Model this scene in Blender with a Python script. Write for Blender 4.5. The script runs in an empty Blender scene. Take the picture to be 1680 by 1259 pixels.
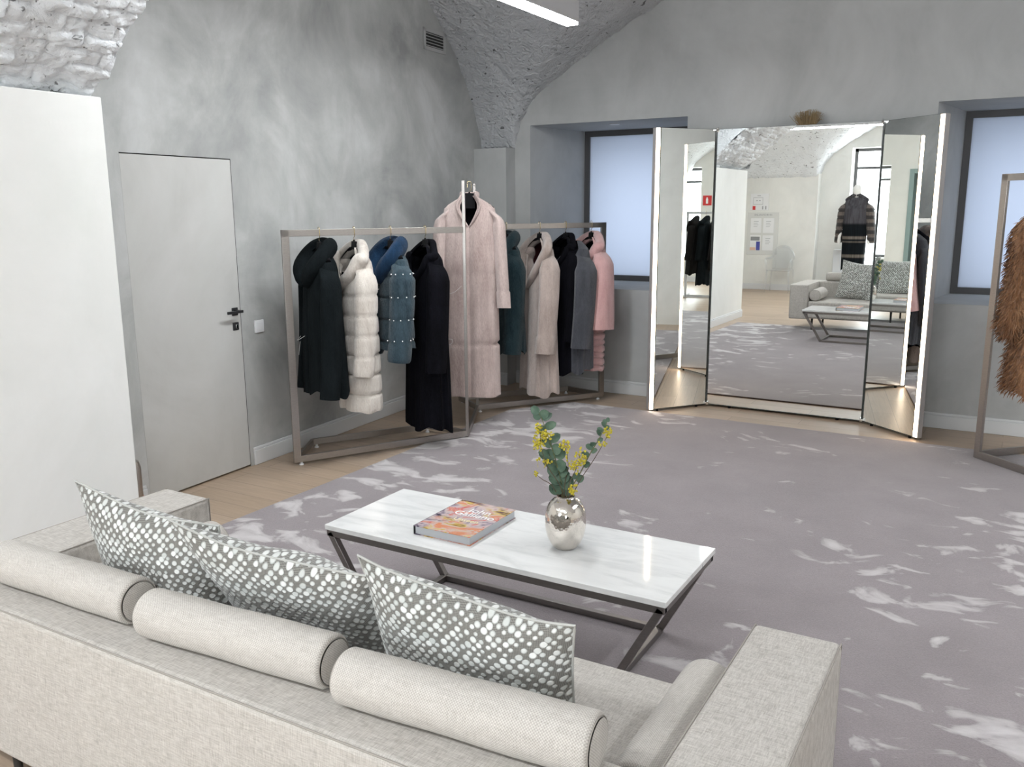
import bpy, bmesh, math, random
import numpy as np
from mathutils import Vector, Matrix

# ------------------------------------------------------------------ camera, world, exposure
SC = bpy.context.scene
COL = SC.collection
PI = math.pi
CAM_H = 1.74
F_PX, PITCH, ROLL, YAW = 1430.0, math.radians(11.45), -0.0062, math.radians(30.2)
_f0 = Vector((-math.sin(YAW), math.cos(YAW), 0)); _r0 = Vector((math.cos(YAW), math.sin(YAW), 0)); _u0 = Vector((0, 0, 1))
_fw = _f0*math.cos(PITCH) - _u0*math.sin(PITCH)
_up = _u0*math.cos(PITCH) + _f0*math.sin(PITCH)
_R = _r0*math.cos(ROLL) + _up*math.sin(ROLL)
_U = _up*math.cos(ROLL) - _r0*math.sin(ROLL)
cam_d = bpy.data.cameras.new('camera')
cam_d.sensor_fit = 'HORIZONTAL'; cam_d.sensor_width = 36.0; cam_d.lens = F_PX*36.0/1680.0
cam_d.clip_start = 0.02; cam_d.clip_end = 100
cam = bpy.data.objects.new('camera', cam_d); COL.objects.link(cam)
cam.matrix_world = Matrix(((_R.x, _U.x, -_fw.x, 0), (_R.y, _U.y, -_fw.y, 0), (_R.z, _U.z, -_fw.z, CAM_H), (0, 0, 0, 1)))
SC.camera = cam

W = bpy.data.worlds.new('world'); SC.world = W; W.use_nodes = True
W.node_tree.nodes['Background'].inputs[0].default_value = (0.75, 0.85, 1.0, 1)
W.node_tree.nodes['Background'].inputs[1].default_value = 0.02

SC.view_settings.view_transform = 'Standard'
try: SC.view_settings.look = 'None'
except Exception: pass
SC.view_settings.gamma = 1.0
SC.view_settings.use_curve_mapping = False
SC.view_settings.exposure = 1.2
cy = SC.cycles
cy.use_denoising = True
try: cy.denoiser = 'OPENIMAGEDENOISE'
except Exception: pass
cy.max_bounces = 14; cy.diffuse_bounces = 5; cy.glossy_bounces = 8; cy.transmission_bounces = 8; cy.transparent_max_bounces = 12
cy.caustics_reflective = False; cy.caustics_refractive = False
cy.sample_clamp_indirect = 6.0

# light strengths (emission of the place's lamps and windows, and of one added lamp)
DAYLIGHT = 3.9          # street windows behind the camera
LAMP = 33.5             # linear pendant lamps
STRIP = 8.0             # light strips of the dressing mirror
BACKLIGHT = 1.1        # lamps inside the backlit window boxes

# ------------------------------------------------------------------ node material helpers
def new_mat(name):
    m = bpy.data.materials.new(name); m.use_nodes = True
    nt = m.node_tree; b = nt.nodes['Principled BSDF']
    return m, nt, b
def N(nt, typ, **kw):
    n = nt.nodes.new(typ)
    for k, v in kw.items():
        if k.startswith('i_'):
            key = k[2:]
            key = int(key) if key.isdigit() else key.replace('_', ' ')
            n.inputs[key].default_value = v
        else: setattr(n, k, v)
    return n
def L(nt, a, b): nt.links.new(a, b)
def coords(nt, scale=(1, 1, 1), rot=(0, 0, 0), kind='Object'):
    tc = N(nt, 'ShaderNodeTexCoord'); mp = N(nt, 'ShaderNodeMapping')
    mp.inputs['Scale'].default_value = scale; mp.inputs['Rotation'].default_value = rot
    L(nt, tc.outputs[kind], mp.inputs['Vector']); return mp.outputs[0]
def noise(nt, vec, scale, detail=4, rough=0.55, dist=0.0):
    n = N(nt, 'ShaderNodeTexNoise'); n.inputs['Scale'].default_value = scale; n.inputs['Detail'].default_value = detail
    n.inputs['Roughness'].default_value = rough; n.inputs['Distortion'].default_value = dist
    L(nt, vec, n.inputs['Vector']); return n.outputs['Fac']
def ramp(nt, fac, stops):
    r = N(nt, 'ShaderNodeValToRGB'); e = r.color_ramp.elements
    while len(e) > 1: e.remove(e[-1])
    e[0].position = stops[0][0]; e[0].color = tuple(stops[0][1])[:3]+(1,)
    for p, c in stops[1:]:
        x = e.new(p); x.color = tuple(c)[:3]+(1,)
    L(nt, fac, r.inputs[0]); return r.outputs[0]
def mixc(nt, fac, a, b, mode='MIX'):
    m = N(nt, 'ShaderNodeMix'); m.data_type = 'RGBA'; m.blend_type = mode
    for s, v in ((m.inputs[0], fac), (m.inputs[6], a), (m.inputs[7], b)):
        if hasattr(v, 'links'): L(nt, v, s)
        elif isinstance(v, (int, float)): s.default_value = v
        else: s.default_value = tuple(v)[:3]+(1,)
    return m.outputs[2]
def math_(nt, op, a, b=None, c=None):
    m = N(nt, 'ShaderNodeMath'); m.operation = op
    for i, v in enumerate((a, b, c)):
        if v is None: continue
        if hasattr(v, 'links'): L(nt, v, m.inputs[i])
        else: m.inputs[i].default_value = v
    return m.outputs[0]
def bump(nt, b, height, strength=0.3, dist=0.01):
    n = N(nt, 'ShaderNodeBump'); n.inputs['Strength'].default_value = strength; n.inputs['Distance'].default_value = dist
    L(nt, height, n.inputs['Height']); L(nt, n.outputs[0], b.inputs['Normal'])
def setp(b, **kw):
    names = dict(color='Base Color', rough='Roughness', metal='Metallic', spec='Specular IOR Level', sheen='Sheen Weight', sheenr='Sheen Roughness',
                 trans='Transmission Weight', ior='IOR', coat='Coat Weight', emit='Emission Color', emits='Emission Strength', alpha='Alpha')
    for k, v in kw.items():
        if isinstance(v, tuple): v = v[:3]+(1,)
        b.inputs[names[k]].default_value = v
def g3(v): return (v, v, v)

M = {}
def simple(name, color, rough=0.5, **kw):
    m, nt, b = new_mat(name); setp(b, color=color, rough=rough, **kw); M[name] = m; return m

def plaster(name, dark, mid, light, scale=1.1, bumps=0.12):
    m, nt, b = new_mat(name)
    v = coords(nt)
    n1 = noise(nt, v, scale, 6, 0.62, 0.8)
    n2 = noise(nt, coords(nt, (1, 1, 0.55), (0.3, 0.2, 0.5)), scale*3.1, 6, 0.6, 0.6)
    s = math_(nt, 'ADD', math_(nt, 'MULTIPLY', n1, 0.68), math_(nt, 'MULTIPLY', n2, 0.32))
    c = ramp(nt, s, [(0.36, dark), (0.5, mid), (0.64, light)])
    L(nt, c, b.inputs['Base Color']); setp(b, rough=0.75, spec=0.25)
    bump(nt, b, noise(nt, v, 26, 5, 0.6), bumps, 0.01)
    M[name] = m
plaster('plaster_grey', (0.31, 0.315, 0.31), (0.42, 0.425, 0.415), (0.54, 0.545, 0.54))
plaster('plaster_back', (0.40, 0.405, 0.40), (0.48, 0.485, 0.48), (0.55, 0.555, 0.55), 0.8)
plaster('plaster_light', (0.78, 0.785, 0.76), (0.82, 0.82, 0.80), (0.86, 0.86, 0.845), 0.9, 0.06)
plaster('plaster_pale', (0.74, 0.74, 0.71), (0.80, 0.795, 0.765), (0.85, 0.845, 0.815), 1.0, 0.06)
plaster('door_plaster', (0.45, 0.447, 0.43), (0.51, 0.507, 0.49), (0.55, 0.547, 0.533), 0.9, 0.05)

def brick_paint(name, base):
    m, nt, b = new_mat(name)
    v = coords(nt)
    n = noise(nt, v, 5, 6, 0.65)
    pits = noise(nt, coords(nt, (1, 1, 1.6)), 16, 3, 0.5, 1.2)
    c = ramp(nt, n, [(0.3, tuple(x*0.92 for x in base)), (0.6, base)])
    k = ramp(nt, pits, [(0.29, g3(0.22)), (0.36, g3(1.0))])
    L(nt, mixc(nt, 1.0, c, k, 'MULTIPLY'), b.inputs['Base Color']); setp(b, rough=0.6, spec=0.3)
    h = math_(nt, 'ADD', noise(nt, v, 30, 6, 0.65, 0.4), math_(nt, 'MULTIPLY', pits, 0.8))
    h = math_(nt, 'ADD', h, math_(nt, 'MULTIPLY', noise(nt, coords(nt, (1, 1, 1.5)), 11, 3, 0.5, 1.5), 1.4))
    bump(nt, b, h, 0.65 if base[0] > 0.7 else 0.9, 0.022)
    M[name] = m
brick_paint('painted_brick', (0.58, 0.59, 0.61))
brick_paint('painted_brick_light', (0.875, 0.90, 0.93))

def wood_floor():
    m, nt, b = new_mat('oak_floor')
    v = coords(nt, (1, 1, 1), (0, 0, 0))
    br = N(nt, 'ShaderNodeTexBrick'); br.offset = 0.37; br.squash = 1.0
    br.inputs['Scale'].default_value = 1.0; br.inputs['Mortar Size'].default_value = 0.0022; br.inputs['Mortar Smooth'].default_value = 0.2
    br.inputs['Brick Width'].default_value = 1.45; br.inputs['Row Height'].default_value = 0.165; br.inputs['Bias'].default_value = 0.0
    br.inputs['Color1'].default_value = (0.40, 0.30, 0.215, 1); br.inputs['Color2'].default_value = (0.46, 0.35, 0.26, 1); br.inputs['Mortar'].default_value = (0.25, 0.19, 0.14, 1)
    L(nt, v, br.inputs['Vector'])
    gr = noise(nt, coords(nt, (2.2, 42, 1)), 1.6, 6, 0.65, 0.6)
    c = mixc(nt, 1.0, br.outputs['Color'], ramp(nt, gr, [(0.3, g3(0.86)), (0.65, g3(1.06))]), 'MULTIPLY')
    L(nt, c, b.inputs['Base Color']); setp(b, rough=0.38, spec=0.4)
    bump(nt, b, br.outputs['Fac'], -0.15, 0.002)
    M['oak_floor'] = m
wood_floor()

def rug_mat():
    m, nt, b = new_mat('rug_pile')
    v = coords(nt)
    # brushed nap: long strokes, lighter where the pile is pushed over
    w = N(nt, 'ShaderNodeVectorMath'); w.operation = 'ADD'
    nz = N(nt, 'ShaderNodeTexNoise'); nz.inputs['Scale'].default_value = 1.7; nz.inputs['Detail'].default_value = 2
    L(nt, v, nz.inputs['Vector'])
    sc = N(nt, 'ShaderNodeVectorMath'); sc.operation = 'SCALE'; sc.inputs['Scale'].default_value = 0.5
    L(nt, nz.outputs['Color'], sc.inputs[0]); L(nt, v, w.inputs[0]); L(nt, sc.outputs[0], w.inputs[1])
    mp = N(nt, 'ShaderNodeMapping'); mp.inputs['Scale'].default_value = (2.3, 3.9, 1); mp.inputs['Rotation'].default_value = (0, 0, 0.25)
    L(nt, w.outputs[0], mp.inputs['Vector'])
    strokes = noise(nt, mp.outputs[0], 1.75, 4, 0.52, 0.35)
    # brushed marks gather at both sides, the middle is smoother
    zone = noise(nt, v, 0.9, 3, 0.5)
    sx = N(nt, 'ShaderNodeSeparateXYZ'); L(nt, v, sx.inputs[0])
    off = math_(nt, 'ABSOLUTE', math_(nt, 'ADD', sx.outputs[0], 1.45))
    side = math_(nt, 'MINIMUM', math_(nt, 'MULTIPLY', math_(nt, 'MAXIMUM', math_(nt, 'SUBTRACT', off, 0.75), 0.0), 0.13), 0.125)
    s2 = math_(nt, 'ADD', math_(nt, 'ADD', strokes, side), math_(nt, 'MULTIPLY', math_(nt, 'SUBTRACT', zone, 0.55), 0.45))
    k = ramp(nt, s2, [(0.615, g3(0)), (0.665, g3(0.6)), (0.75, g3(1))])
    soft = noise(nt, v, 2.4, 4, 0.6)
    base = ramp(nt, soft, [(0.3, (0.228, 0.196, 0.207)), (0.7, (0.280, 0.243, 0.255))])
    fine = noise(nt, v, 190, 2, 0.6)
    base = mixc(nt, 1.0, base, ramp(nt, fine, [(0.25, g3(0.82)), (0.75, g3(1.14))]), 'MULTIPLY')
    L(nt, mixc(nt, k, base, (0.56, 0.53, 0.535)), b.inputs['Base Color'])
    setp(b, rough=0.95, spec=0.1, sheen=0.45)
    bump(nt, b, math_(nt, 'ADD', fine, math_(nt, 'MULTIPLY', k, 0.6)), 0.35, 0.006)
    M['rug_pile'] = m
rug_mat()
simple('rug_edge', (0.40, 0.37, 0.37), 0.95)

def linen(name, c0, c1, uv=False, s=1.0):
    m, nt, b = new_mat(name)
    if uv:
        v1 = coords(nt, (340*s, 30*s, 1), kind='UV'); v2 = coords(nt, (30*s, 340*s, 1), kind='UV')
        ch = N(nt, 'ShaderNodeTexChecker'); ch.inputs['Scale'].default_value = 1.0
        L(nt, coords(nt, (300*s, 300*s, 1), (0, 0, 0.0), 'UV'), ch.inputs['Vector'])
        chk = ch.outputs['Fac']
        a = noise(nt, v1, 1, 2); d = noise(nt, v2, 1, 2)
        big = noise(nt, coords(nt, (9, 40, 1), kind='UV'), 1, 3)
        h = math_(nt, 'ADD', math_(nt, 'MULTIPLY', chk, 0.35), math_(nt, 'ADD', math_(nt, 'MULTIPLY', a, 0.5), math_(nt, 'MULTIPLY', d, 0.5)))
        t = math_(nt, 'ADD', math_(nt, 'MULTIPLY', h, 0.72), math_(nt, 'MULTIPLY', big, 0.22))
        c = ramp(nt, t, [(0.33, c0), (0.85, c1)])
    else:
        a = noise(nt, coords(nt, (430, 46, 36)), 1, 2)
        d = noise(nt, coords(nt, (36, 430, 430)), 1, 2)
        big = noise(nt, coords(nt, (55, 20, 7)), 1, 4)
        big2 = noise(nt, coords(nt, (7, 45, 45)), 1, 4)
        h = math_(nt, 'ADD', math_(nt, 'MULTIPLY', a, 0.5), math_(nt, 'MULTIPLY', d, 0.5))
        t = math_(nt, 'ADD', math_(nt, 'MULTIPLY', h, 0.8), math_(nt, 'ADD', math_(nt, 'MULTIPLY', big, 0.11), math_(nt, 'MULTIPLY', big2, 0.08)))
        c = ramp(nt, t, [(0.36, c0), (0.60, c1)])
    L(nt, c, b.inputs['Base Color']); setp(b, rough=0.9, spec=0.15, sheen=0.15)
    bump(nt, b, h, 0.3, 0.002)
    M[name] = m
linen('sofa_linen', (0.36, 0.333, 0.303), (0.59, 0.56, 0.523))
linen('bolster_linen', (0.35, 0.322, 0.292), (0.66, 0.627, 0.588), True)
simple('piping', (0.34, 0.315, 0.285), 0.9)
simple('cushion_piping', (0.46, 0.46, 0.44), 0.8)

def dotted():
    m, nt, b = new_mat('dotted_velvet')
    tc = N(nt, 'ShaderNodeTexCoord'); mp = N(nt, 'ShaderNodeMapping')
    mp.inputs['Scale'].default_value = (28, 28, 1); mp.inputs['Rotation'].default_value = (0, 0, 0.62)
    L(nt, tc.outputs['UV'], mp.inputs['Vector'])
    vo = N(nt, 'ShaderNodeTexVoronoi'); vo.voronoi_dimensions = '2D'; vo.inputs['Scale'].default_value = 1.0; vo.inputs['Randomness'].default_value = 0.38
    L(nt, mp.outputs[0], vo.inputs['Vector'])
    sep = N(nt, 'ShaderNodeSeparateColor'); L(nt, vo.outputs['Color'], sep.inputs[0])
    rad = math_(nt, 'ADD', math_(nt, 'MULTIPLY', sep.outputs[0], 0.20), 0.31)
    d = math_(nt, 'SUBTRACT', rad, vo.outputs['Distance'])
    k = ramp(nt, d, [(0.0, g3(0)), (0.05, g3(1))])
    # fine woven grid of the ground
    gx = N(nt, 'ShaderNodeTexChecker'); gx.inputs['Scale'].default_value = 1.0
    L(nt, coords(nt, (210, 210, 1), (0, 0, 0.62), 'UV'), gx.inputs['Vector'])
    ground = mixc(nt, gx.outputs['Fac'], (0.115, 0.11, 0.10), (0.25, 0.245, 0.225))
    top = mixc(nt, sep.outputs[1], (0.52, 0.54, 0.52), (0.80, 0.81, 0.79))
    rim = ramp(nt, d, [(0.03, g3(0.72)), (0.14, g3(1.0))])
    top = mixc(nt, 1.0, top, rim, 'MULTIPLY')
    L(nt, mixc(nt, k, ground, top), b.inputs['Base Color']); setp(b, rough=0.6, spec=0.3, sheen=0.35)
    hh = math_(nt, 'MINIMUM', math_(nt, 'MAXIMUM', d, 0.0), 0.15)
    bump(nt, b, math_(nt, 'MULTIPLY', hh, 6.0), 0.6, 0.006)
    M['dotted_velvet'] = m
dotted()

def marble():
    m, nt, b = new_mat('white_marble')
    v = coords(nt, (2.2, 9, 6), (0, 0, -0.55))
    n = noise(nt, v, 1.6, 7, 0.6, 0.6)
    c = ramp(nt, n, [(0.34, (0.72, 0.725, 0.72)), (0.5, (0.84, 0.84, 0.835)), (0.66, (0.88, 0.88, 0.875))])
    sp = noise(nt, coords(nt, (7, 26, 9), (0, 0, -0.55)), 1.6, 2, 0.4)
    c = mixc(nt, ramp(nt, sp, [(0.77, g3(0)), (0.80, g3(1))]), c, (0.30, 0.30, 0.31))
    L(nt, c, b.inputs['Base Color']); setp(b, rough=0.06, spec=0.5)
    M['white_marble'] = m
marble()

def brushed(name, col, rough=0.32, metal=1.0):
    m, nt, b = new_mat(name)
    n = noise(nt, coords(nt, (14, 14, 90)), 3, 3)
    L(nt, ramp(nt, n, [(0.3, tuple(x*0.88 for x in col)), (0.7, col)]), b.inputs['Base Color'])
    setp(b, metal=metal, rough=rough); M[name] = m
brushed('satin_steel', (0.44, 0.41, 0.385), 0.36)
brushed('bronze_steel', (0.27, 0.25, 0.24), 0.38, 0.9)
simple('gold_wire', (0.80, 0.66, 0.40), 0.25, metal=1.0)
simple('chrome', (0.82, 0.82, 0.82), 0.12, metal=1.0)
simple('mirror_glass', (0.95, 0.975, 0.96), 0.0, metal=1.0)
simple('mirror_edge', (0.05, 0.065, 0.06), 0.15)
simple('mirror_back', (0.36, 0.34, 0.335), 0.6)
simple('black_plastic', (0.004, 0.004, 0.005), 0.5, spec=0.12)
simple('black_metal', (0.025, 0.025, 0.027), 0.4)
simple('shadow_gap', (0.03, 0.03, 0.03), 0.9)  # near-black colour standing in for shade in the door gap and vent
simple('window_frame', (0.085, 0.083, 0.085), 0.45)
simple('white_paint', (0.72, 0.725, 0.74), 0.45)
simple('skirting_grey', (0.64, 0.65, 0.66), 0.45)
simple('white_plastic', (0.80, 0.80, 0.82), 0.35)
simple('lamp_body', (0.62, 0.62, 0.64), 0.4)
simple('vent_grey', (0.40, 0.40, 0.40), 0.5)
simple('page_grey', (0.50, 0.52, 0.55), 0.7)
simple('book_spine', (0.02, 0.02, 0.025), 0.4)
simple('print_white', (0.88, 0.87, 0.87), 0.5)
simple('print_grey', (0.30, 0.31, 0.32), 0.6)
simple('print_blue', (0.07, 0.08, 0.35), 0.6)
simple('print_peach', (0.75, 0.50, 0.38), 0.6)
simple('print_cream', (0.80, 0.72, 0.45), 0.5)
simple('print_red', (0.62, 0.04, 0.04), 0.5)
simple('paper_white', (0.82, 0.82, 0.83), 0.7)
simple('board_clear', (0.70, 0.70, 0.68), 0.2)
simple('mannequin_white', (0.78, 0.77, 0.75), 0.4)
simple('sofa_leg', (0.03, 0.03, 0.03), 0.4)
simple('stem_brown', (0.11, 0.075, 0.045), 0.7)
simple('stem_green', (0.16, 0.17, 0.07), 0.7)
simple('straw', (0.30, 0.22, 0.12), 0.9)
simple('cord_white', (0.75, 0.75, 0.75), 0.5)
simple('teal_frame', (0.26, 0.35, 0.34), 0.5)
simple('dark_door', (0.22, 0.215, 0.21), 0.5)
simple('crystal', (1.0, 1.0, 1.0), 0.05)  # opaque white, the sparkle of the stones put into the colour

def clear_plastic():
    m = bpy.data.materials.new('clear_plastic'); m.use_nodes = True; nt = m.node_tree
    nt.nodes.remove(nt.nodes['Principled BSDF'])
    t = N(nt, 'ShaderNodeBsdfTransparent'); t.inputs[0].default_value = (0.93, 0.94, 0.95, 1)
    gl = N(nt, 'ShaderNodeBsdfGlossy'); gl.inputs[0].default_value = (1, 1, 1, 1); gl.inputs[1].default_value = 0.05
    lw = N(nt, 'ShaderNodeLayerWeight'); lw.inputs[0].default_value = 0.35
    mx = N(nt, 'ShaderNodeMixShader'); L(nt, math_(nt, 'ADD', math_(nt, 'MULTIPLY', lw.outputs['Facing'], 0.75), 0.06), mx.inputs[0])
    L(nt, t.outputs[0], mx.inputs[1]); L(nt, gl.outputs[0], mx.inputs[2]); L(nt, mx.outputs[0], nt.nodes['Material Output'].inputs[0]); M['clear_plastic'] = m
clear_plastic()
def emission(name, col, s):
    m = bpy.data.materials.new(name); m.use_nodes = True; nt = m.node_tree
    nt.nodes.remove(nt.nodes['Principled BSDF'])
    e = N(nt, 'ShaderNodeEmission'); e.inputs[0].default_value = tuple(col)+(1,); e.inputs[1].default_value = s
    L(nt, e.outputs[0], nt.nodes['Material Output'].inputs[0]); M[name] = m
emission('lamp_light', (0.95, 0.985, 1.0), LAMP)
emission('strip_light', (1.0, 0.80, 0.60), STRIP)
emission('daylight_pane', (0.90, 0.96, 1.0), DAYLIGHT)
emission('box_light', (0.80, 0.88, 1.0), BACKLIGHT)
def frosted():
    m = bpy.data.materials.new('frosted_pane'); m.use_nodes = True; nt = m.node_tree
    nt.nodes.remove(nt.nodes['Principled BSDF'])
    t = N(nt, 'ShaderNodeBsdfTranslucent'); t.inputs[0].default_value = (0.86, 0.90, 0.97, 1)
    d = N(nt, 'ShaderNodeBsdfDiffuse'); d.inputs[0].default_value = (0.60, 0.63, 0.68, 1)
    mx = N(nt, 'ShaderNodeMixShader'); mx.inputs[0].default_value = 0.35
    L(nt, t.outputs[0], mx.inputs[1]); L(nt, d.outputs[0], mx.inputs[2]); L(nt, mx.outputs[0], nt.nodes['Material Output'].inputs[0]); M['frosted_pane'] = m
frosted()

def vase_mat():
    m, nt, b = new_mat('hammered_chrome'); setp(b, color=(0.76, 0.715, 0.66), metal=1.0, rough=0.09)
    vo = N(nt, 'ShaderNodeTexVoronoi'); vo.inputs['Scale'].default_value = 120; L(nt, coords(nt), vo.inputs['Vector'])
    bump(nt, b, vo.outputs['Distance'], 0.10, 0.004); M['hammered_chrome'] = m
vase_mat()
def leaf_mat():
    m, nt, b = new_mat('eucalyptus_leaf')
    n = noise(nt, coords(nt), 22, 3)
    L(nt, ramp(nt, n, [(0.3, (0.055, 0.105, 0.075)), (0.7, (0.15, 0.225, 0.16))]), b.inputs['Base Color']); setp(b, rough=0.55, spec=0.35); M['eucalyptus_leaf'] = m
leaf_mat()
def flower_mat():
    m, nt, b = new_mat('yellow_buds')
    n = noise(nt, coords(nt), 160, 2)
    L(nt, ramp(nt, n, [(0.35, (0.34, 0.29, 0.02)), (0.6, (0.72, 0.60, 0.05))]), b.inputs['Base Color']); setp(b, rough=0.5); M['yellow_buds'] = m
flower_mat()
def book_mat():
    m, nt, b = new_mat('book_cover')
    v = coords(nt, (1, 1, 1), (0, 0, 0.5))
    n1 = N(nt, 'ShaderNodeTexNoise'); n1.inputs['Scale'].default_value = 8; n1.inputs['Detail'].default_value = 5; n1.inputs['Distortion'].default_value = 1.6
    L(nt, v, n1.inputs['Vector'])
    n2 = noise(nt, coords(nt, (1, 2.2, 1), (0, 0, 0.9)), 7, 4, 0.6, 1.0)
    c = ramp(nt, n1.outputs['Fac'], [(0.34, (0.05, 0.035, 0.08)), (0.42, (0.40, 0.33, 0.38)), (0.48, (0.62, 0.50, 0.50)), (0.53, (0.58, 0.44, 0.43)), (0.57, (0.60, 0.13, 0.12)), (0.62, (0.70, 0.40, 0.30)), (0.70, (0.55, 0.50, 0.54))])
    c2 = ramp(nt, n2, [(0.40, (0.10, 0.04, 0.03)), (0.47, (0.66, 0.46, 0.06)), (0.53, (0.62, 0.52, 0.48)), (0.60, (0.70, 0.26, 0.12))])
    c = mixc(nt, ramp(nt, noise(nt, v, 5, 2), [(0.50, g3(0)), (0.58, g3(0.9))]), c, c2)
    L(nt, c, b.inputs['Base Color']); setp(b, rough=0.25, spec=0.5); M['book_cover'] = m
book_mat()

def fur(name, c0, c1, rough=0.85, streak=16, hair=260, sheen=0.6, bmp=0.6):
    m, nt, b = new_mat(name)
    v = coords(nt, (streak, streak, 2.6))
    n = noise(nt, v, 1.0, 4, 0.6, 0.5)
    f = noise(nt, coords(nt, (hair, hair, hair*0.16)), 1.0, 2, 0.6)
    pt = noise(nt, coords(nt, (5, 5, 4)), 1.0, 5, 0.65, 0.4)
    t = math_(nt, 'ADD', math_(nt, 'ADD', math_(nt, 'MULTIPLY', n, 0.42), math_(nt, 'MULTIPLY', pt, 0.33)), math_(nt, 'MULTIPLY', f, 0.25))
    L(nt, ramp(nt, t, [(0.38, c0), (0.62, c1)]), b.inputs['Base Color']); setp(b, rough=rough, spec=0.08 if sheen < 0.2 else 0.15, sheen=sheen, sheenr=0.4)
    bump(nt, b, math_(nt, 'ADD', f, math_(nt, 'MULTIPLY', n, 0.8)), bmp, 0.016); M[name] = m
fur('fur_black_green', (0.004, 0.006, 0.007), (0.012, 0.016, 0.018), sheen=0.0)
fur('fur_cream', (0.56, 0.49, 0.435), (0.84, 0.785, 0.72), sheen=0.4)
fur('fur_blue', (0.012, 0.026, 0.038), (0.062, 0.098, 0.122), sheen=0.2)
fur('fur_blue_bright', (0.006, 0.018, 0.040), (0.02, 0.055, 0.12), sheen=0.1)
fur('fur_black', (0.002, 0.002, 0.003), (0.007, 0.007, 0.011), sheen=0.0)
fur('fur_rose', (0.40, 0.30, 0.275), (0.68, 0.555, 0.52), sheen=0.4)
fur('fur_teal', (0.006, 0.015, 0.020), (0.028, 0.050, 0.058), sheen=0.1)
fur('fur_beige', (0.36, 0.285, 0.25), (0.58, 0.48, 0.435))
fur('fur_grey', (0.045, 0.048, 0.058), (0.092, 0.095, 0.110), sheen=0.25)
fur('fur_pink', (0.58, 0.33, 0.32), (0.72, 0.45, 0.44))
fur('fur_fox', (0.17, 0.068, 0.030), (0.42, 0.23, 0.12), streak=26, sheen=0.2)
fur('fur_brown', (0.005, 0.0045, 0.0045), (0.016, 0.014, 0.013), sheen=0.05)
simple('lining_black', (0.004, 0.004, 0.005), 0.8, spec=0.05)
simple('lining_red', (0.022, 0.006, 0.007), 0.8, spec=0.05)
def striped():
    m, nt, b = new_mat('fur_striped')
    tc = N(nt, 'ShaderNodeTexCoord'); sp = N(nt, 'ShaderNodeSeparateXYZ'); L(nt, tc.outputs['Object'], sp.inputs[0])
    s = math_(nt, 'FRACT', math_(nt, 'MULTIPLY', sp.outputs[2], 7.2))
    st = ramp(nt, s, [(0.0, (0.022, 0.020, 0.020)), (0.45, (0.03, 0.026, 0.026)), (0.6, (0.13, 0.105, 0.095)), (0.85, (0.11, 0.09, 0.08))])
    n = noise(nt, coords(nt, (60, 60, 12)), 1.0, 3)
    L(nt, mixc(nt, 1.0, st, ramp(nt, n, [(0.3, g3(0.6)), (0.7, g3(1.3))]), 'MULTIPLY'), b.inputs['Base Color']); setp(b, rough=0.9, sheen=0.2); M['fur_striped'] = m
striped()
def banded():
    m, nt, b = new_mat('fur_banded')
    tc = N(nt, 'ShaderNodeTexCoord'); sp = N(nt, 'ShaderNodeSeparateXYZ'); L(nt, tc.outputs['Object'], sp.inputs[0])
    z = math_(nt, 'DIVIDE', sp.outputs[2], 1.45)
    dk, lt, gy = (0.006, 0.008, 0.010), (0.14, 0.12, 0.105), (0.065, 0.062, 0.07)
    st = ramp(nt, z, [(0.0, dk), (0.16, dk), (0.175, lt), (0.20, lt), (0.215, dk), (0.36, dk), (0.375, lt), (0.39, dk), (0.405, dk), (0.415, lt), (0.44, lt), (0.455, dk), (0.60, dk), (0.63, gy), (1.0, gy)])
    n = noise(nt, coords(nt, (30, 30, 3)), 1.0, 3)
    L(nt, mixc(nt, 1.0, st, ramp(nt, n, [(0.3, g3(0.6)), (0.7, g3(1.3))]), 'MULTIPLY'), b.inputs['Base Color']); setp(b, rough=0.9, spec=0.1); M['fur_banded'] = m
banded()

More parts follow.
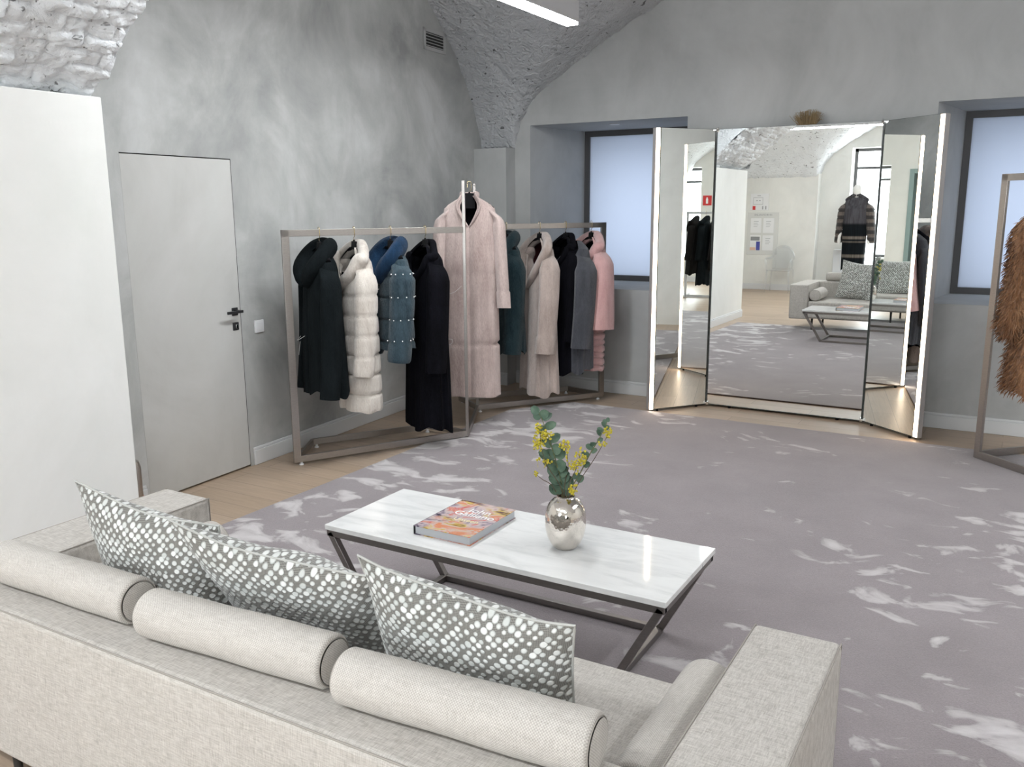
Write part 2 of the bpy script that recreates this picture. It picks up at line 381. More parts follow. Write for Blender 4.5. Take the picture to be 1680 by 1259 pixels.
# ------------------------------------------------------------------ mesh helpers
class G:
    """collects shapes, in world coordinates, into one mesh"""
    def __init__(s): s.v = []; s.f = []; s.uv = {}
    def add(s, vs, fs, uvs=None):
        o = len(s.v); s.v.extend([tuple(map(float, p)) for p in vs]); s.f.extend([tuple(i+o for i in f) for f in fs])
        if uvs is not None:
            for i, u in enumerate(uvs): s.uv[o+i] = u
        return s
    def box(s, c, size, ax=None):
        c = np.array(c, float); h = np.array(size, float)/2
        A = np.eye(3) if ax is None else np.array(ax, float)
        vs = [c + A[0]*h[0]*i + A[1]*h[1]*j + A[2]*h[2]*k for i in (-1, 1) for j in (-1, 1) for k in (-1, 1)]
        return s.add(vs, [(0, 1, 3, 2), (4, 6, 7, 5), (0, 4, 5, 1), (2, 3, 7, 6), (0, 2, 6, 4), (1, 5, 7, 3)])
    def box2(s, a, b):
        a = np.minimum(a, b), np.maximum(a, b); return s.box((a[0]+a[1])/2, a[1]-a[0])
    def bar(s, p0, p1, w, h, upv=(0, 0, 1)):
        p0 = np.array(p0, float); p1 = np.array(p1, float); d = p1-p0; ln = np.linalg.norm(d); d /= ln
        u = np.array(upv, float); u = u - d*(u@d); u /= np.linalg.norm(u); r = np.cross(d, u)
        return s.box((p0+p1)/2, (ln, w, h), (d, r, u))
    def prism(s, poly, z0, z1):
        n = len(poly); vs = [(p[0], p[1], z0) for p in poly]+[(p[0], p[1], z1) for p in poly]
        fs = [tuple(range(n))[::-1], tuple(range(n, 2*n))]+[(i, (i+1) % n, (i+1) % n+n, i+n) for i in range(n)]
        return s.add(vs, fs)
    def grid(s, P, wrap=False, uvs=None, caps=(False, False)):
        """P: array (nu, nv, 3); wrap closes the second direction"""
        nu, nv = P.shape[:2]; vs = P.reshape(-1, 3); fs = []
        for i in range(nu-1):
            for j in range(nv if wrap else nv-1):
                k = (j+1) % nv; fs.append((i*nv+j, i*nv+k, (i+1)*nv+k, (i+1)*nv+j))
        if caps[0]: fs.append(tuple(range(nv))[::-1])
        if caps[1]: fs.append(tuple((nu-1)*nv+j for j in range(nv)))
        return s.add(vs, fs, uvs)
    def tube(s, path, rad, n=10, caps=True, ell=None):
        path = np.array(path, float); m = len(path)
        rad = np.full(m, rad) if np.isscalar(rad) else np.array(rad, float)
        T = np.gradient(path, axis=0); T /= np.linalg.norm(T, axis=1)[:, None]+1e-12
        ref = np.array((0, 0, 1.0)) if abs(T[0][2]) < 0.9 else np.array((1.0, 0, 0))
        P = np.zeros((m, n, 3)); u = ref - T[0]*(ref@T[0]); u /= np.linalg.norm(u)
        for i in range(m):
            u = u - T[i]*(u@T[i]); u /= np.linalg.norm(u)+1e-12; w = np.cross(T[i], u)
            for j in range(n):
                a = 2*PI*j/n; e = (1, 1) if ell is None else ell
                P[i, j] = path[i] + rad[i]*(u*math.cos(a)*e[0]+w*math.sin(a)*e[1])
        return s.grid(P, True, None, (caps, caps))
    def lathe(s, prof, c, n=32, ax=None, closed=True):
        c = np.array(c, float); A = np.eye(3) if ax is None else np.array(ax, float)
        P = np.zeros((len(prof), n, 3))
        for i, (r, z) in enumerate(prof):
            for j in range(n):
                a = 2*PI*j/n; P[i, j] = c + A[0]*r*math.cos(a)+A[1]*r*math.sin(a)+A[2]*z
        return s.grid(P, True, None, (closed, closed))
    def ball(s, c, r, n=8, m=6):
        prof = [(max(1e-4, math.sin(PI*i/m)), -math.cos(PI*i/m)) for i in range(m+1)]
        r = np.array((r, r, r) if np.isscalar(r) else r, float)
        P = np.zeros((m+1, n, 3))
        for i, (q, z) in enumerate(prof):
            for j in range(n):
                a = 2*PI*j/n; P[i, j] = np.array(c)+r*np.array((q*math.cos(a), q*math.sin(a), z))
        return s.grid(P, True)
    def build(s, name, mat, parent=None, smooth=True, ang=38, bevel=0.0, seg=2, label=None, origin=None):
        off = np.zeros(3)
        if parent is not None:
            off = np.array(wloc(parent))
        elif origin is not None: off = np.array(origin, float)
        me = bpy.data.meshes.new(name)
        me.from_pydata([tuple(np.array(p)-off) for p in s.v], [], s.f)
        bm = bmesh.new(); bm.from_mesh(me); bmesh.ops.recalc_face_normals(bm, faces=bm.faces); bm.to_mesh(me); bm.free()
        if s.uv:
            l = me.uv_layers.new(name='UVMap'); vi = np.zeros(len(me.loops), int); me.loops.foreach_get('vertex_index', vi)
            d = np.zeros((len(vi), 2))
            for k, x in enumerate(vi): d[k] = s.uv.get(int(x), (0, 0))
            l.data.foreach_set('uv', d.ravel())
        me.materials.append(M[mat])
        if smooth:
            me.polygons.foreach_set('use_smooth', [True]*len(me.polygons)); me.set_sharp_from_angle(angle=math.radians(ang))
        o = bpy.data.objects.new(name, me); COL.objects.link(o)
        if parent is not None: o.parent = parent
        elif origin is not None: o.location = origin
        if bevel:
            b = o.modifiers.new('bevel', 'BEVEL'); b.width = bevel; b.segments = seg; b.limit_method = 'ANGLE'; b.angle_limit = math.radians(40)
        if label: o['label'] = label
        return o
def wloc(o):
    p = Vector((0, 0, 0))
    while o is not None: p = p + o.location; o = o.parent
    return p
def tag(o, label, cat, group=None, kind=None):
    o['label'] = label; o['category'] = cat
    if group: o['group'] = group
    if kind: o['kind'] = kind
    return o
def thing(name, label, cat, loc=(0, 0, 0), group=None):
    o = bpy.data.objects.new(name, None); COL.objects.link(o); o.empty_display_size = 0.05
    o.location = loc; return tag(o, label, cat, group)
def struct(o, label=None):
    o['kind'] = 'structure'
    if label: o['label'] = label
    return o
def text_mesh(name, txt, size, mat, parent, o, ax, align='CENTER', ext=0.0006):
    """lettering laid on a surface: o centre, ax (right, up, normal), as a mesh part"""
    cu = bpy.data.curves.new(name, 'FONT'); cu.body = txt; cu.size = size; cu.align_x = align; cu.align_y = 'CENTER'; cu.extrude = ext; cu.space_line = 0.8
    t = bpy.data.objects.new(name+'_curve', cu); COL.objects.link(t)
    dg = bpy.context.evaluated_depsgraph_get(); dg.update()
    me = bpy.data.meshes.new_from_object(t.evaluated_get(dg)); me.name = name
    bpy.data.objects.remove(t); bpy.data.curves.remove(cu)
    A = np.array(ax, float).T; off = np.array(o, float)-np.array(wloc(parent))
    for v in me.vertices: v.co = Vector(A@np.array(v.co)+off)
    me.materials.clear(); me.materials.append(M[mat])
    ob = bpy.data.objects.new(name, me); COL.objects.link(ob); ob.parent = parent; return ob

# value noise for the rough brick
_rs = np.random.RandomState(7); _T = _rs.rand(256, 256)
def vnoise(x, y):
    xi = np.floor(x).astype(int); yi = np.floor(y).astype(int); fx = x-xi; fy = y-yi
    fx = fx*fx*(3-2*fx); fy = fy*fy*(3-2*fy)
    t = lambda a, b: _T[a % 256, b % 256]
    return (t(xi, yi)*(1-fx)+t(xi+1, yi)*fx)*(1-fy)+(t(xi, yi+1)*(1-fx)+t(xi+1, yi+1)*fx)*fy
def fbm(x, y, o=4):
    a = 0.5; r = 0
    for i in range(o): r = r+a*(vnoise(x*2**i+17*i, y*2**i+31*i)-0.5); a *= 0.55
    return r
def bricks(s, y, h=0.078, ln=0.25, mort=0.016):
    row = np.floor(s/h); yy = y/ln+0.5*(row % 2)+0.13*_T[(row.astype(int)*7) % 256, 3]
    cx = np.abs((s/h) % 1-0.5)*h; cyv = np.abs(yy % 1-0.5)*ln
    edge = np.minimum(h/2-cx, ln/2-cyv)
    prof = np.clip(edge/mort, 0, 1)**0.6
    rnd = _T[(row.astype(int)*13) % 256, (np.floor(yy).astype(int)*29) % 256]-0.5
    return prof, rnd
# ------------------------------------------------------------------ the room
YB = 7.5                                   # back wall
LP = np.array((-4.464, 4.115, 0.0)); LD = np.array((-0.0648, 0.9979, 0.0)); LN = np.array((LD[1], -LD[0], 0.0))
def LW(s, n, z): return LP+LD*s+LN*n+np.array((0, 0, z))
Y_ST = -4.05                               # street wall behind the camera
XR = 3.1                                   # right wall
ZS = 2.30                                  # springing of the vaults

g = G(); g.box2((-6.2, -5.2, -0.08), (XR+0.3, YB+1.6, 0.0)); struct(g.build('floor', 'oak_floor', smooth=False))

# back wall with two deep window niches
g = G()
AL = (-4.149, -2.601); AR = (-0.652, 0.90); AZ = (0.985, 2.495)
T = 0.06
for x0, x1, z0, z1 in ((-4.9, AL[0], 0, 4.4), (AL[0], AL[1], 0, AZ[0]), (AL[0], AL[1], AZ[1], 4.4), (AL[1], AR[0], 0, 4.4),
                       (AR[0], AR[1], 0, AZ[0]), (AR[0], AR[1], AZ[1], 4.4), (AR[1], XR+0.3, 0, 4.4)):
    g.add([(x0, YB, z0), (x1, YB, z0), (x1, YB, z1), (x0, YB, z1)], [(0, 1, 2, 3)])
YF = 8.42
for (x0, x1) in (AL, AR):
    a0, a1 = x0+0.207, x1-0.207
    z0, z1 = AZ
    g.add([(x0, YB, z0), (x1, YB, z0), (x1, YB, z1), (x0, YB, z1), (a0, YF+0.5, z0), (a1, YF+0.5, z0), (a1, YF+0.5, z1), (a0, YF+0.5, z1)],
          [(0, 4, 5, 1), (1, 5, 6, 2), (2, 6, 7, 3), (3, 7, 4, 0)])
struct(g.build('wall_back', 'plaster_back', smooth=False))
# pilaster in the corner that carries the vault
g = G(); g.prism([(-4.75, YB+0.02), (-4.75, 7.326), (-4.315, 7.326), (-4.315, YB+0.02)], 0, ZS-0.01)
struct(g.build('wall_corner', 'plaster_back', smooth=False))

# left wall around the flush door
g = G()
SD0, SD1, DZ = -0.881, -0.031, 2.048
def lq(s0, s1, z0, z1): g.add([LW(s0, 0, z0), LW(s1, 0, z0), LW(s1, 0, z1), LW(s0, 0, z1)], [(0, 1, 2, 3)])
lq(-1.5, SD0-0.0015, 0, 4.4); lq(SD0-0.0015, SD1+0.0015, DZ+0.006, 4.4); lq(SD1+0.0015, 3.6, 0, 4.4)
struct(g.build('wall_left', 'plaster_grey', smooth=False))
g = G()
A3 = (LD, LN, (0, 0, 1))
g.box(LW((SD0+SD1)/2, -0.0265, (DZ+0.012)/2), (SD1-SD0, 0.05, DZ-0.012), A3)
d = struct(g.build('door_1', 'door_plaster', bevel=0.002))
g = G(); g.box(LW((SD0+SD1)/2, -0.064, DZ/2), (SD1-SD0+0.3, 0.01, DZ+0.2), A3); g.build('door_gap_shade', 'shadow_gap', d, smooth=False)  # near-black sheet, puts the shade of the door gap into colour
# handle and lock of the door
hs = -0.082
g = G(); g.box(LW(hs, -0.002, 1.075), (0.052, 0.012, 0.052), A3); g.bar(LW(hs, 0.0, 1.078), LW(hs, 0.052, 1.078), 0.018, 0.018)
g.box(LW(hs-0.05, 0.054, 1.078), (0.135, 0.014, 0.018), A3); g.build('door_handle', 'black_metal', d, bevel=0.002)
g = G(); g.box(LW(hs, -0.002, 0.978), (0.052, 0.012, 0.052), A3); lk = g.build('lock_plate', 'black_metal', d, bevel=0.002)
g = G(); g.box(LW(hs, 0.008, 0.978), (0.02, 0.012, 0.024), A3); g.build('thumb_turn', 'chrome', lk, bevel=0.002)

def skirting(name, segs, mat='skirting_grey', h=0.125, t=0.018):
    g = G()
    for p0, p1, nrm in segs:
        p0 = np.array((*p0, 0.0)); p1 = np.array((*p1, 0.0)); n = np.array((*nrm, 0.0)); n /= np.linalg.norm(n)
        dd = (p1-p0)/np.linalg.norm(p1-p0); ln = np.linalg.norm(p1-p0)
        g.box((p0+p1)/2+n*t/2+np.array((0, 0, (h-0.02)/2)), (ln, t, h-0.02), (dd, n, (0, 0, 1)))
        g.box((p0+p1)/2+n*t*0.32+np.array((0, 0, h-0.01)), (ln, t*0.64, 0.02), (dd, n, (0, 0, 1)))
    return struct(g.build(name, mat, bevel=0.004))
skirting('baseboard_left', [(LW(SD1+0.03, 0, 0)[:2], LW(3.25, 0, 0)[:2], LN[:2]), (LW(-1.4, 0, 0)[:2], LW(SD0-0.03, 0, 0)[:2], LN[:2])])
skirting('baseboard_back', [((-4.31, YB), (XR, YB), (0, -1)), ((-4.7, 7.326), (-4.31, 7.326), (0, -1))])

# pier on the left with the white plaster face, and the wall behind it
PX, PY0, PY1, PZ = -3.905, 0.95, 2.80, 2.27
g = G(); g.box2((-5.4, PY0, 0), (PX, PY1, PZ)); struct(g.build('wall_pier', 'plaster_light', bevel=0.006))
skirting('baseboard_pier', [((PX, PY0), (PX, PY1), (1, 0))], 'white_paint')
# bay behind: far left wall, pier with the notice board, street wall with windows
g = G(); g.add([(-5.4, Y_ST-0.5, 0), (-5.4, PY0, 0), (-5.4, PY0, 4.4), (-5.4, Y_ST-0.5, 4.4)], [(0, 1, 2, 3)]); struct(g.build('wall_far_left', 'plaster_pale', smooth=False))
DX = -3.85; DY = -3.80
g = G(); g.box2((-5.4, Y_ST-0.3, 0), (DX, DY, 2.36)); struct(g.build('wall_notice', 'plaster_pale', bevel=0.006))
skirting('baseboard_notice', [((-5.4, DY), (DX, DY), (0, 1))], 'white_paint')
g = G()
WINS = [(-3.29, -1.55, 0.30, 2.85), (-0.22, 1.25, 0.62, 2.55), (2.05, 3.0, 0.5, 2.6)]
DOOR = (-1.28, -0.60, 0.0, 2.46)
xs = sorted([DX-0.3, XR+0.2]+[x for w in WINS for x in w[:2]]+[DOOR[0], DOOR[1]])
def opening(x): return next((w for w in WINS+[DOOR] if w[0]-1e-6 <= x <= w[1]+1e-6), None)
for x0, x1 in zip(xs[:-1], xs[1:]):
    o = opening((x0+x1)/2)
    parts = [(0, 4.4)] if o is None else ([(0, o[2])] if o[2] > 0 else [])+[(o[3], 4.4)]
    for z0, z1 in parts: g.box2((x0, Y_ST-0.5, z0), (x1, Y_ST, z1))
struct(g.build('wall_street', 'plaster_pale', smooth=False))
skirting('baseboard_street', [((DX, Y_ST), (WINS[0][1]+0.2, Y_ST), (0, 1)), ((DOOR[1], Y_ST), (XR, Y_ST), (0, 1))], 'white_paint')
for i, (x0, x1, z0, z1) in enumerate(WINS):
    y = Y_ST-0.36
    g = G(); f = 0.06
    g.box2((x0, y-0.03, z0), (x0+f, y+0.03, z1)); g.box2((x1-f, y-0.03, z0), (x1, y+0.03, z1)); g.box2((x0, y-0.03, z0), (x1, y+0.03, z0+f)); g.box2((x0, y-0.03, z1-f), (x1, y+0.03, z1))
    g.box2((x0, y-0.025, z0+(z1-z0)*0.84), (x1, y+0.025, z0+(z1-z0)*0.84+0.05))
    w = struct(g.build('window_%d' % (i+3), 'window_frame', smooth=False))
    g = G(); g.add([(x0+f, y-0.01, z0+f), (x1-f, y-0.01, z0+f), (x1-f, y-0.01, z1-f), (x0+f, y-0.01, z1-f)], [(0, 1, 2, 3)]); g.build('pane', 'daylight_pane', w, smooth=False)
g = G(); g.box2((DOOR[0], Y_ST-0.4, 0), (DOOR[1], Y_ST-0.34, DOOR[3])); d2 = struct(g.build('door_2', 'dark_door', smooth=False))
g = G()
for x in (DOOR[0], DOOR[1]-0.09): g.box2((x, Y_ST-0.3, 0), (x+0.09, Y_ST+0.03, DOOR[3]))
g.box2((DOOR[0]+.09, Y_ST-0.3, DOOR[3]-0.09), (DOOR[1]-.09, Y_ST+0.03, DOOR[3])); g.build('door_frame', 'teal_frame', d2, bevel=0.004)
g = G(); g.add([(XR, Y_ST-0.5, 0), (XR, YB+0.2, 0), (XR, YB+0.2, 4.4), (XR, Y_ST-0.5, 4.4)], [(0, 1, 2, 3)]); struct(g.build('wall_right', 'plaster_pale', smooth=False))
g = G(); g.add([(-6, Y_ST-0.6, 4.4), (XR+.3, Y_ST-0.6, 4.4), (XR+.3, YB+.3, 4.4), (-6, YB+.3, 4.4)], [(0, 1, 2, 3)]); struct(g.build('ceiling_slab', 'plaster_back', smooth=False))

# vaults
XC = -0.75
_px = np.array([-4.9, -4.33, -4.30, -4.25, -4.16, -4.08, -3.95, -3.70, -3.345, -3.116, -2.84, -2.3, -1.6, -0.75])
_pz = np.array([2.30, 2.30, 2.40, 2.52, 2.65, 2.74, 2.83, 3.0, 3.2, 3.32, 3.46, 3.66, 3.83, 3.90])
def zB(X, shift=0.0):
    x = -np.abs(X-XC)+XC; return np.interp(x-shift, _px, _pz)
def zA(Y, yc, hs, rise):
    R = (hs*hs+rise*rise)/(2*rise); u = np.clip(np.abs(Y-yc), 0, hs)
    return ZS+np.sqrt(np.maximum(R*R-u*u, 0))-(R-rise)
def smax(a, b):
    m = np.maximum(a, b); k = 0.22*np.clip((m-ZS)/0.35, 0, 1)
    return 0.5*(a+b+np.sqrt((a-b)**2+k*k+1e-9))
def vault(name, xs, ys, zf, amp, rough, mat, rows):
    X, Y = np.meshgrid(xs, ys, indexing='ij'); Z = zf(X, Y)
    P = np.stack([X, Y, Z], -1)
    du = np.gradient(P, axis=0); dv = np.gradient(P, axis=1); n = np.cross(du, dv); n /= np.linalg.norm(n, axis=2)[..., None]+1e-9
    n[n[..., 2] > 0] *= -1
    sx = np.cumsum(np.concatenate([np.zeros((1, len(ys))), np.linalg.norm(np.diff(P, axis=0), axis=2)]), axis=0)
    sy = np.cumsum(np.concatenate([np.zeros((len(xs), 1)), np.linalg.norm(np.diff(P, axis=1), axis=2)], axis=1), axis=1)
    if rows == 'arc': s, t = sx, Y
    else: s, t = Z*1.3, X+Y
    s = s+0.02*fbm(s*3, t*3); t = t+0.03*fbm(s*5+9, t*5)
    prof, rnd = bricks(s, t)
    d = amp*(0.75*prof+0.75*rnd)+rough*(fbm(sx*9, sy*9, 5)+0.6*fbm(sx*3+5, sy*3, 3))
    P = P+n*d[..., None]
    g = G(); g.grid(P); return g.build(name, mat, ang=80)
def spaced(knots, steps):
    out = []
    for (a, b), h in zip(zip(knots[:-1], knots[1:]), steps): out.extend(np.arange(a, b-1e-6, h))
    out.append(knots[-1]); return np.array(out)
xs = spaced([-4.75, -4.36, -4.05, -1.0, XR+0.1], [0.05, 0.006, 0.03, 0.12])
ys = spaced([2.80, 6.2, 7.2, 7.56], [0.06, 0.03, 0.012])
struct(vault('ceiling', xs, ys, lambda X, Y: smax(zA(Y, 5.22, 2.28, 1.55), zB(X)), 0.012, 0.035, 'painted_brick', 'z'))
# transverse arch over the pier
_tx = np.array([-4.20, -4.115, -4.05, -3.967, -3.817, -3.713, -3.564, -3.2, -2.6, -1.8, -0.75])
_tz = np.array([2.22, 2.26, 2.285, 2.33, 2.41, 2.51, 2.66, 2.93, 3.2, 3.42, 3.55])
def zT(X): return np.interp(-np.abs(X-XC)+XC, _tx, _tz)
xs = spaced([-4.25, -3.2, -1.5, XR+0.1], [0.008, 0.04, 0.15]); ys = spaced([PY0, 1.9, PY1+0.0001], [0.04, 0.008])
struct(vault('ceiling_arch', xs, ys, lambda X, Y: zT(X)+0*Y, 0.026, 0.075, 'painted_brick_light', 'arc'))
g = G()
for y in (PY0+0.005, PY1-0.005):
    x = np.linspace(-4.3, XR+0.1, 120); P = np.zeros((len(x), 2, 3)); P[:, 0] = np.stack([x, 0*x+y, zT(x)-0.018], -1); P[:, 1] = np.stack([x, 0*x+y, 0*x+4.4], -1); g.grid(P)
struct(g.build('trim_arch', 'painted_brick_light', smooth=False))
xs = spaced([-5.45, -4.1, -2.0, XR+0.1], [0.08, 0.035, 0.12]); ys = spaced([Y_ST-0.06, PY0], [0.05])
struct(vault('ceiling_bay', xs, ys, lambda X, Y: smax(zA(Y, (DY+PY0)/2, (PY0-DY)/2, 1.5), zB(X, 0.44)), 0.014, 0.035, 'painted_brick_light', 'z'))

# backlit window boxes in the niches
for i, (x0, x1) in enumerate((AL, AR)):
    a0, a1 = x0+0.135, x1-0.135; z0, z1 = AZ; f = 0.055
    g = G()
    g.box2((a0, YF, z0), (a0+f, YF+0.05, z1)); g.box2((a1-f, YF, z0), (a1, YF+0.05, z1)); g.box2((a0+f, YF, z0), (a1-f, YF+0.05, z0+f)); g.box2((a0+f, YF, z1-f), (a1-f, YF+0.05, z1))
    w = struct(g.build('window_%d' % (i+1), 'window_frame', smooth=False))
    g = G(); g.box2((a0+f, YF+0.02, z0+f), (a1-f, YF+0.026, z1-f)); g.build('frosted_pane', 'frosted_pane', w, smooth=False)
    g = G()
    g.box2((a0, YF+0.48, z0), (a1, YF+0.50, z1)); g.build('box_backing', 'white_paint', w, smooth=False)
    g = G()
    zt = z1-0.24
    g.add([(a0+.06, YF+0.45, z0+.05), (a1-.06, YF+0.45, z0+.05), (a1-.06, YF+0.45, zt), (a0+.06, YF+0.45, zt)], [(0, 3, 2, 1)])
    g.build('light_panel', 'box_light', w, smooth=False)

# ------------------------------------------------------------------ rug
RP = [(-3.70, 1.735), (2.4, 1.735), (2.4, 6.89), (-3.376, 6.905), (-3.745, 6.36), (-3.66, 5.8)]
RP = [(-3.72, 1.735), (2.4, 1.735), (2.4, 6.88), (-3.376, 6.905), (-3.735, 6.37)]
g = G(); g.prism(RP, 0.0, 0.014)
rug = g.build('rug', 'rug_pile', smooth=False, bevel=0.005); tag(rug, 'large mauve grey cut-pile rug with brushed light marks on the oak floor', 'rug')
# ------------------------------------------------------------------ sofa
SX0, SX1, SY0, SY1, SZ, SB = -2.87, -0.302, 1.228, 2.185, 0.65, 0.17
LT = 0.01
sofa = thing('sofa', 'long beige linen sofa with square arms, its back turned to the viewer', 'sofa', ((SX0+SX1)/2, (SY0+SY1)/2, 0))
def soft_box(a, b, r=0.02, name='p', puff=0.004, mat='sofa_linen', parent=sofa):
    g = G(); g.box2(a, b); o = g.build(name, mat, parent, bevel=r, seg=4, ang=60); return o
soft_box((SX0, SY0, SB), (SX1, SY0+0.225, SZ), 0.018, 'backrest')
soft_box((SX0, SY0+0.226, SB), (SX0+0.25, SY1, SZ), 0.018, 'armrest'); soft_box((SX1-0.225, SY0+0.226, SB), (SX1, SY1, SZ), 0.018, 'armrest')
soft_box((SX0+0.251, SY0+0.226, SB+0.012), (SX1-0.226, SY1-0.012, 0.425), 0.03, 'seat')
def seam(pts, r=0.0024, name='piping'):
    g = G(); g.tube(pts, r, 8); return g.build(name, 'piping', sofa)
e = 0.004
seam([(SX0+e, SY0+e, SB+.02), (SX0+e, SY0+e, SZ-e), (SX1-e, SY0+e, SZ-e), (SX1-e, SY0+e, SB+.02)])
for x in (SX0+0.25-e, SX1-0.225+e): seam([(x, SY0+0.23, SZ-e), (x, SY1-e, SZ-e), (x, SY1-e, SB+.03)])
for x in (SX0+e, SX1-e): seam([(x, SY0+0.23, SZ-e), (x, SY1-e, SZ-e), (x, SY1-e, SB+.03)])
for x in (SX0+0.3, (SX0+SX1)/2, SX1-0.3):
    for y in (SY0+0.1, SY1-0.12):
        g = G(); g.tube([(x, y, 0.014 if y > 1.735 else 0), (x, y, SB+.012)], [0.012, 0.017], 10); g.build('leg', 'sofa_leg', sofa)

def bolster(name, p0, p1, r, label, cat='bolster cushion', group=None):
    p0 = np.array(p0, float); p1 = np.array(p1, float); d = p1-p0; ln = np.linalg.norm(d); d /= ln
    t = thing(name, label, cat, tuple((p0+p1)/2-np.array((0, 0, r))), group)
    u = np.array((0, 0, -1.0)); u -= d*(u@d); u /= np.linalg.norm(u); w = np.cross(d, u)
    n = 57; prof = []
    er = 0.012
    s = np.concatenate([[0.0, 0.25*er, 0.6*er, er], np.linspace(er, ln-er, 26)[1:-1], [ln-er, ln-0.6*er, ln-0.25*er, ln]])
    P = np.zeros((len(s), n, 3)); uv = []
    for i, q in enumerate(s):
        k = min(q, ln-q); rr = r-er+math.sqrt(max(er*er-(er-min(k, er))**2, 0)) if k < er else r
        rr *= 1-0.012*math.sin(q*23+p0[0]*9)-0.01*math.sin(q*9)
        for j in range(n):
            a = 2*PI*j/(n-1); P[i, j] = p0+d*q+(u*math.cos(a)+w*math.sin(a))*rr*(0.97 if abs(a-0) < 0.5 or abs(a-2*PI) < 0.5 else 1); uv.append((q, a*r))
    g = G(); g.grid(P, False, uv); g.build('cover', 'bolster_linen', t, ang=60)
    for sd, q in ((-1, 0.0), (1, ln)):
        c = p0+d*q; rr = np.linspace(1e-4, r-er, 8); P = np.zeros((8, 33, 3)); uv = []
        for i, x in enumerate(rr):
            for j in range(33):
                a = 2*PI*j/32; P[i, j] = c+d*sd*0.008*(1-(x/r)**2)+(u*math.cos(a)+w*math.sin(a))*x; uv.append((x*math.cos(a), x*math.sin(a)))
        g = G(); g.grid(P, False, uv); g.build('end_panel', 'bolster_linen', t)
        g = G(); g.tube([c+(u*math.cos(a)+w*math.sin(a))*(r-er*0.7)+d*sd*0.0 for a in np.linspace(0, 2*PI, 41)], 0.0016, 6); g.build('piping', 'piping', t)
    return t
bz = SZ+0.064
for (x0, x1, y0, y1, lab) in ((-2.545, -1.955, 1.355, 1.37, 'beige linen bolster on the sofa back, leftmost, behind the dotted cushion against the left arm'),
                              (-1.875, -1.285, 1.345, 1.385, 'middle beige linen bolster lying along the sofa back'),
                              (-1.225, -0.625, 1.355, 1.395, 'beige linen bolster on the sofa back nearest the right arm')):
    bolster('bolster', (x0, y0, bz), (x1, y1, bz), 0.064, lab, group='bolsters along the sofa back')
bolster('bolster', (-0.606, 1.56, 0.425+0.076), (-0.606, 2.07, 0.425+0.076), 0.076, 'beige bolster lying on the sofa seat against the right arm', group='bolsters on the sofa seat')
bolster('bolster', (-2.537, 1.66, 0.425+0.082), (-2.537, 2.13, 0.425+0.082), 0.082, 'beige bolster lying on the sofa seat against the left arm, seen in the mirror', group='bolsters on the sofa seat')

def pillow(c, right, upv, size, thick, seed, label, dent=0.0):
    c = np.array(c, float); R = np.array(right, float); R /= np.linalg.norm(R); U = np.array(upv, float); U -= R*(U@R); U /= np.linalg.norm(U); Nn = np.cross(R, U)
    n = 37; t = thing('cushion', label, 'cushion', tuple(c-U*size/2), 'dotted cushions on the sofa')
    q = np.linspace(-1, 1, n); A, B = np.meshgrid(q, q, indexing='ij')
    pin = 1-0.075*(1-A**2)*np.abs(B)**3; pin2 = 1-0.075*(1-B**2)*np.abs(A)**3
    hh = (1-np.abs(A)**2.6)**0.62*(1-np.abs(B)**2.6)**0.62
    x = A*pin2*size/2; y = B*pin*size/2
    y = y-dent*(1-A**2)*np.clip(B, 0, 1)**2*size
    ph = seed*1.7
    ripple = 0.006*np.sin(A*7+ph)*np.sin(B*5+ph*2)*hh
    g = G()
    for sgn in (1, -1):
        P = c+R*x[..., None]+U*y[..., None]+Nn*(sgn*(hh*thick/2+ripple)+0.004*np.sin(A*4+ph))[..., None]
        uv = [(0.5*a+0.5+seed*0.31, 0.5*b+0.5+0.13*seed+0.5*(sgn < 0)) for a, b in zip(A.ravel(), B.ravel())]
        g.grid(P, False, uv)
    g.build('cover', 'dotted_velvet', t, ang=70)
    ring = []
    for k in range(4):
        for i in range(n-1):
            a, b = ((i, 0), (n-1, i), (n-1-i, n-1), (0, n-1-i))[k]; ring.append(c+R*x[a, b]+U*y[a, b]+Nn*0.004*math.sin(A[a, b]*4+ph))
    ring.append(ring[0])
    g = G(); g.tube(ring, 0.003, 6); g.build('piping', 'cushion_piping', t)
    return t
def leaning(xc, yb, zb, yt, zt, tilt, yawd, size, thick, seed, label, dent=0.0):
    b = np.array((xc, yb, zb)); u = np.array((tilt, yt-yb, zt-zb)); ln = np.linalg.norm(u)
    r = np.array((math.cos(yawd), math.sin(yawd), -tilt*0.8)); u /= np.linalg.norm(u)
    pillow(b+u*size/2, r, u, size, thick, seed, label, dent)
leaning(-2.125, 1.63, 0.425, 1.48, 0.92, 0.11, 0.07, 0.55, 0.17, 1, 'dotted grey and white cushion leaning at the left end of the sofa', 0.02)
leaning(-1.640, 1.80, 0.425, 1.50, 0.845, 0.085, 0.10, 0.62, 0.16, 2, 'middle dotted grey and white cushion on the sofa', 0.05)
leaning(-1.070, 1.66, 0.425, 1.475, 0.91, 0.11, 0.03, 0.55, 0.15, 3, 'dotted grey and white cushion nearest the right arm of the sofa', 0.03)

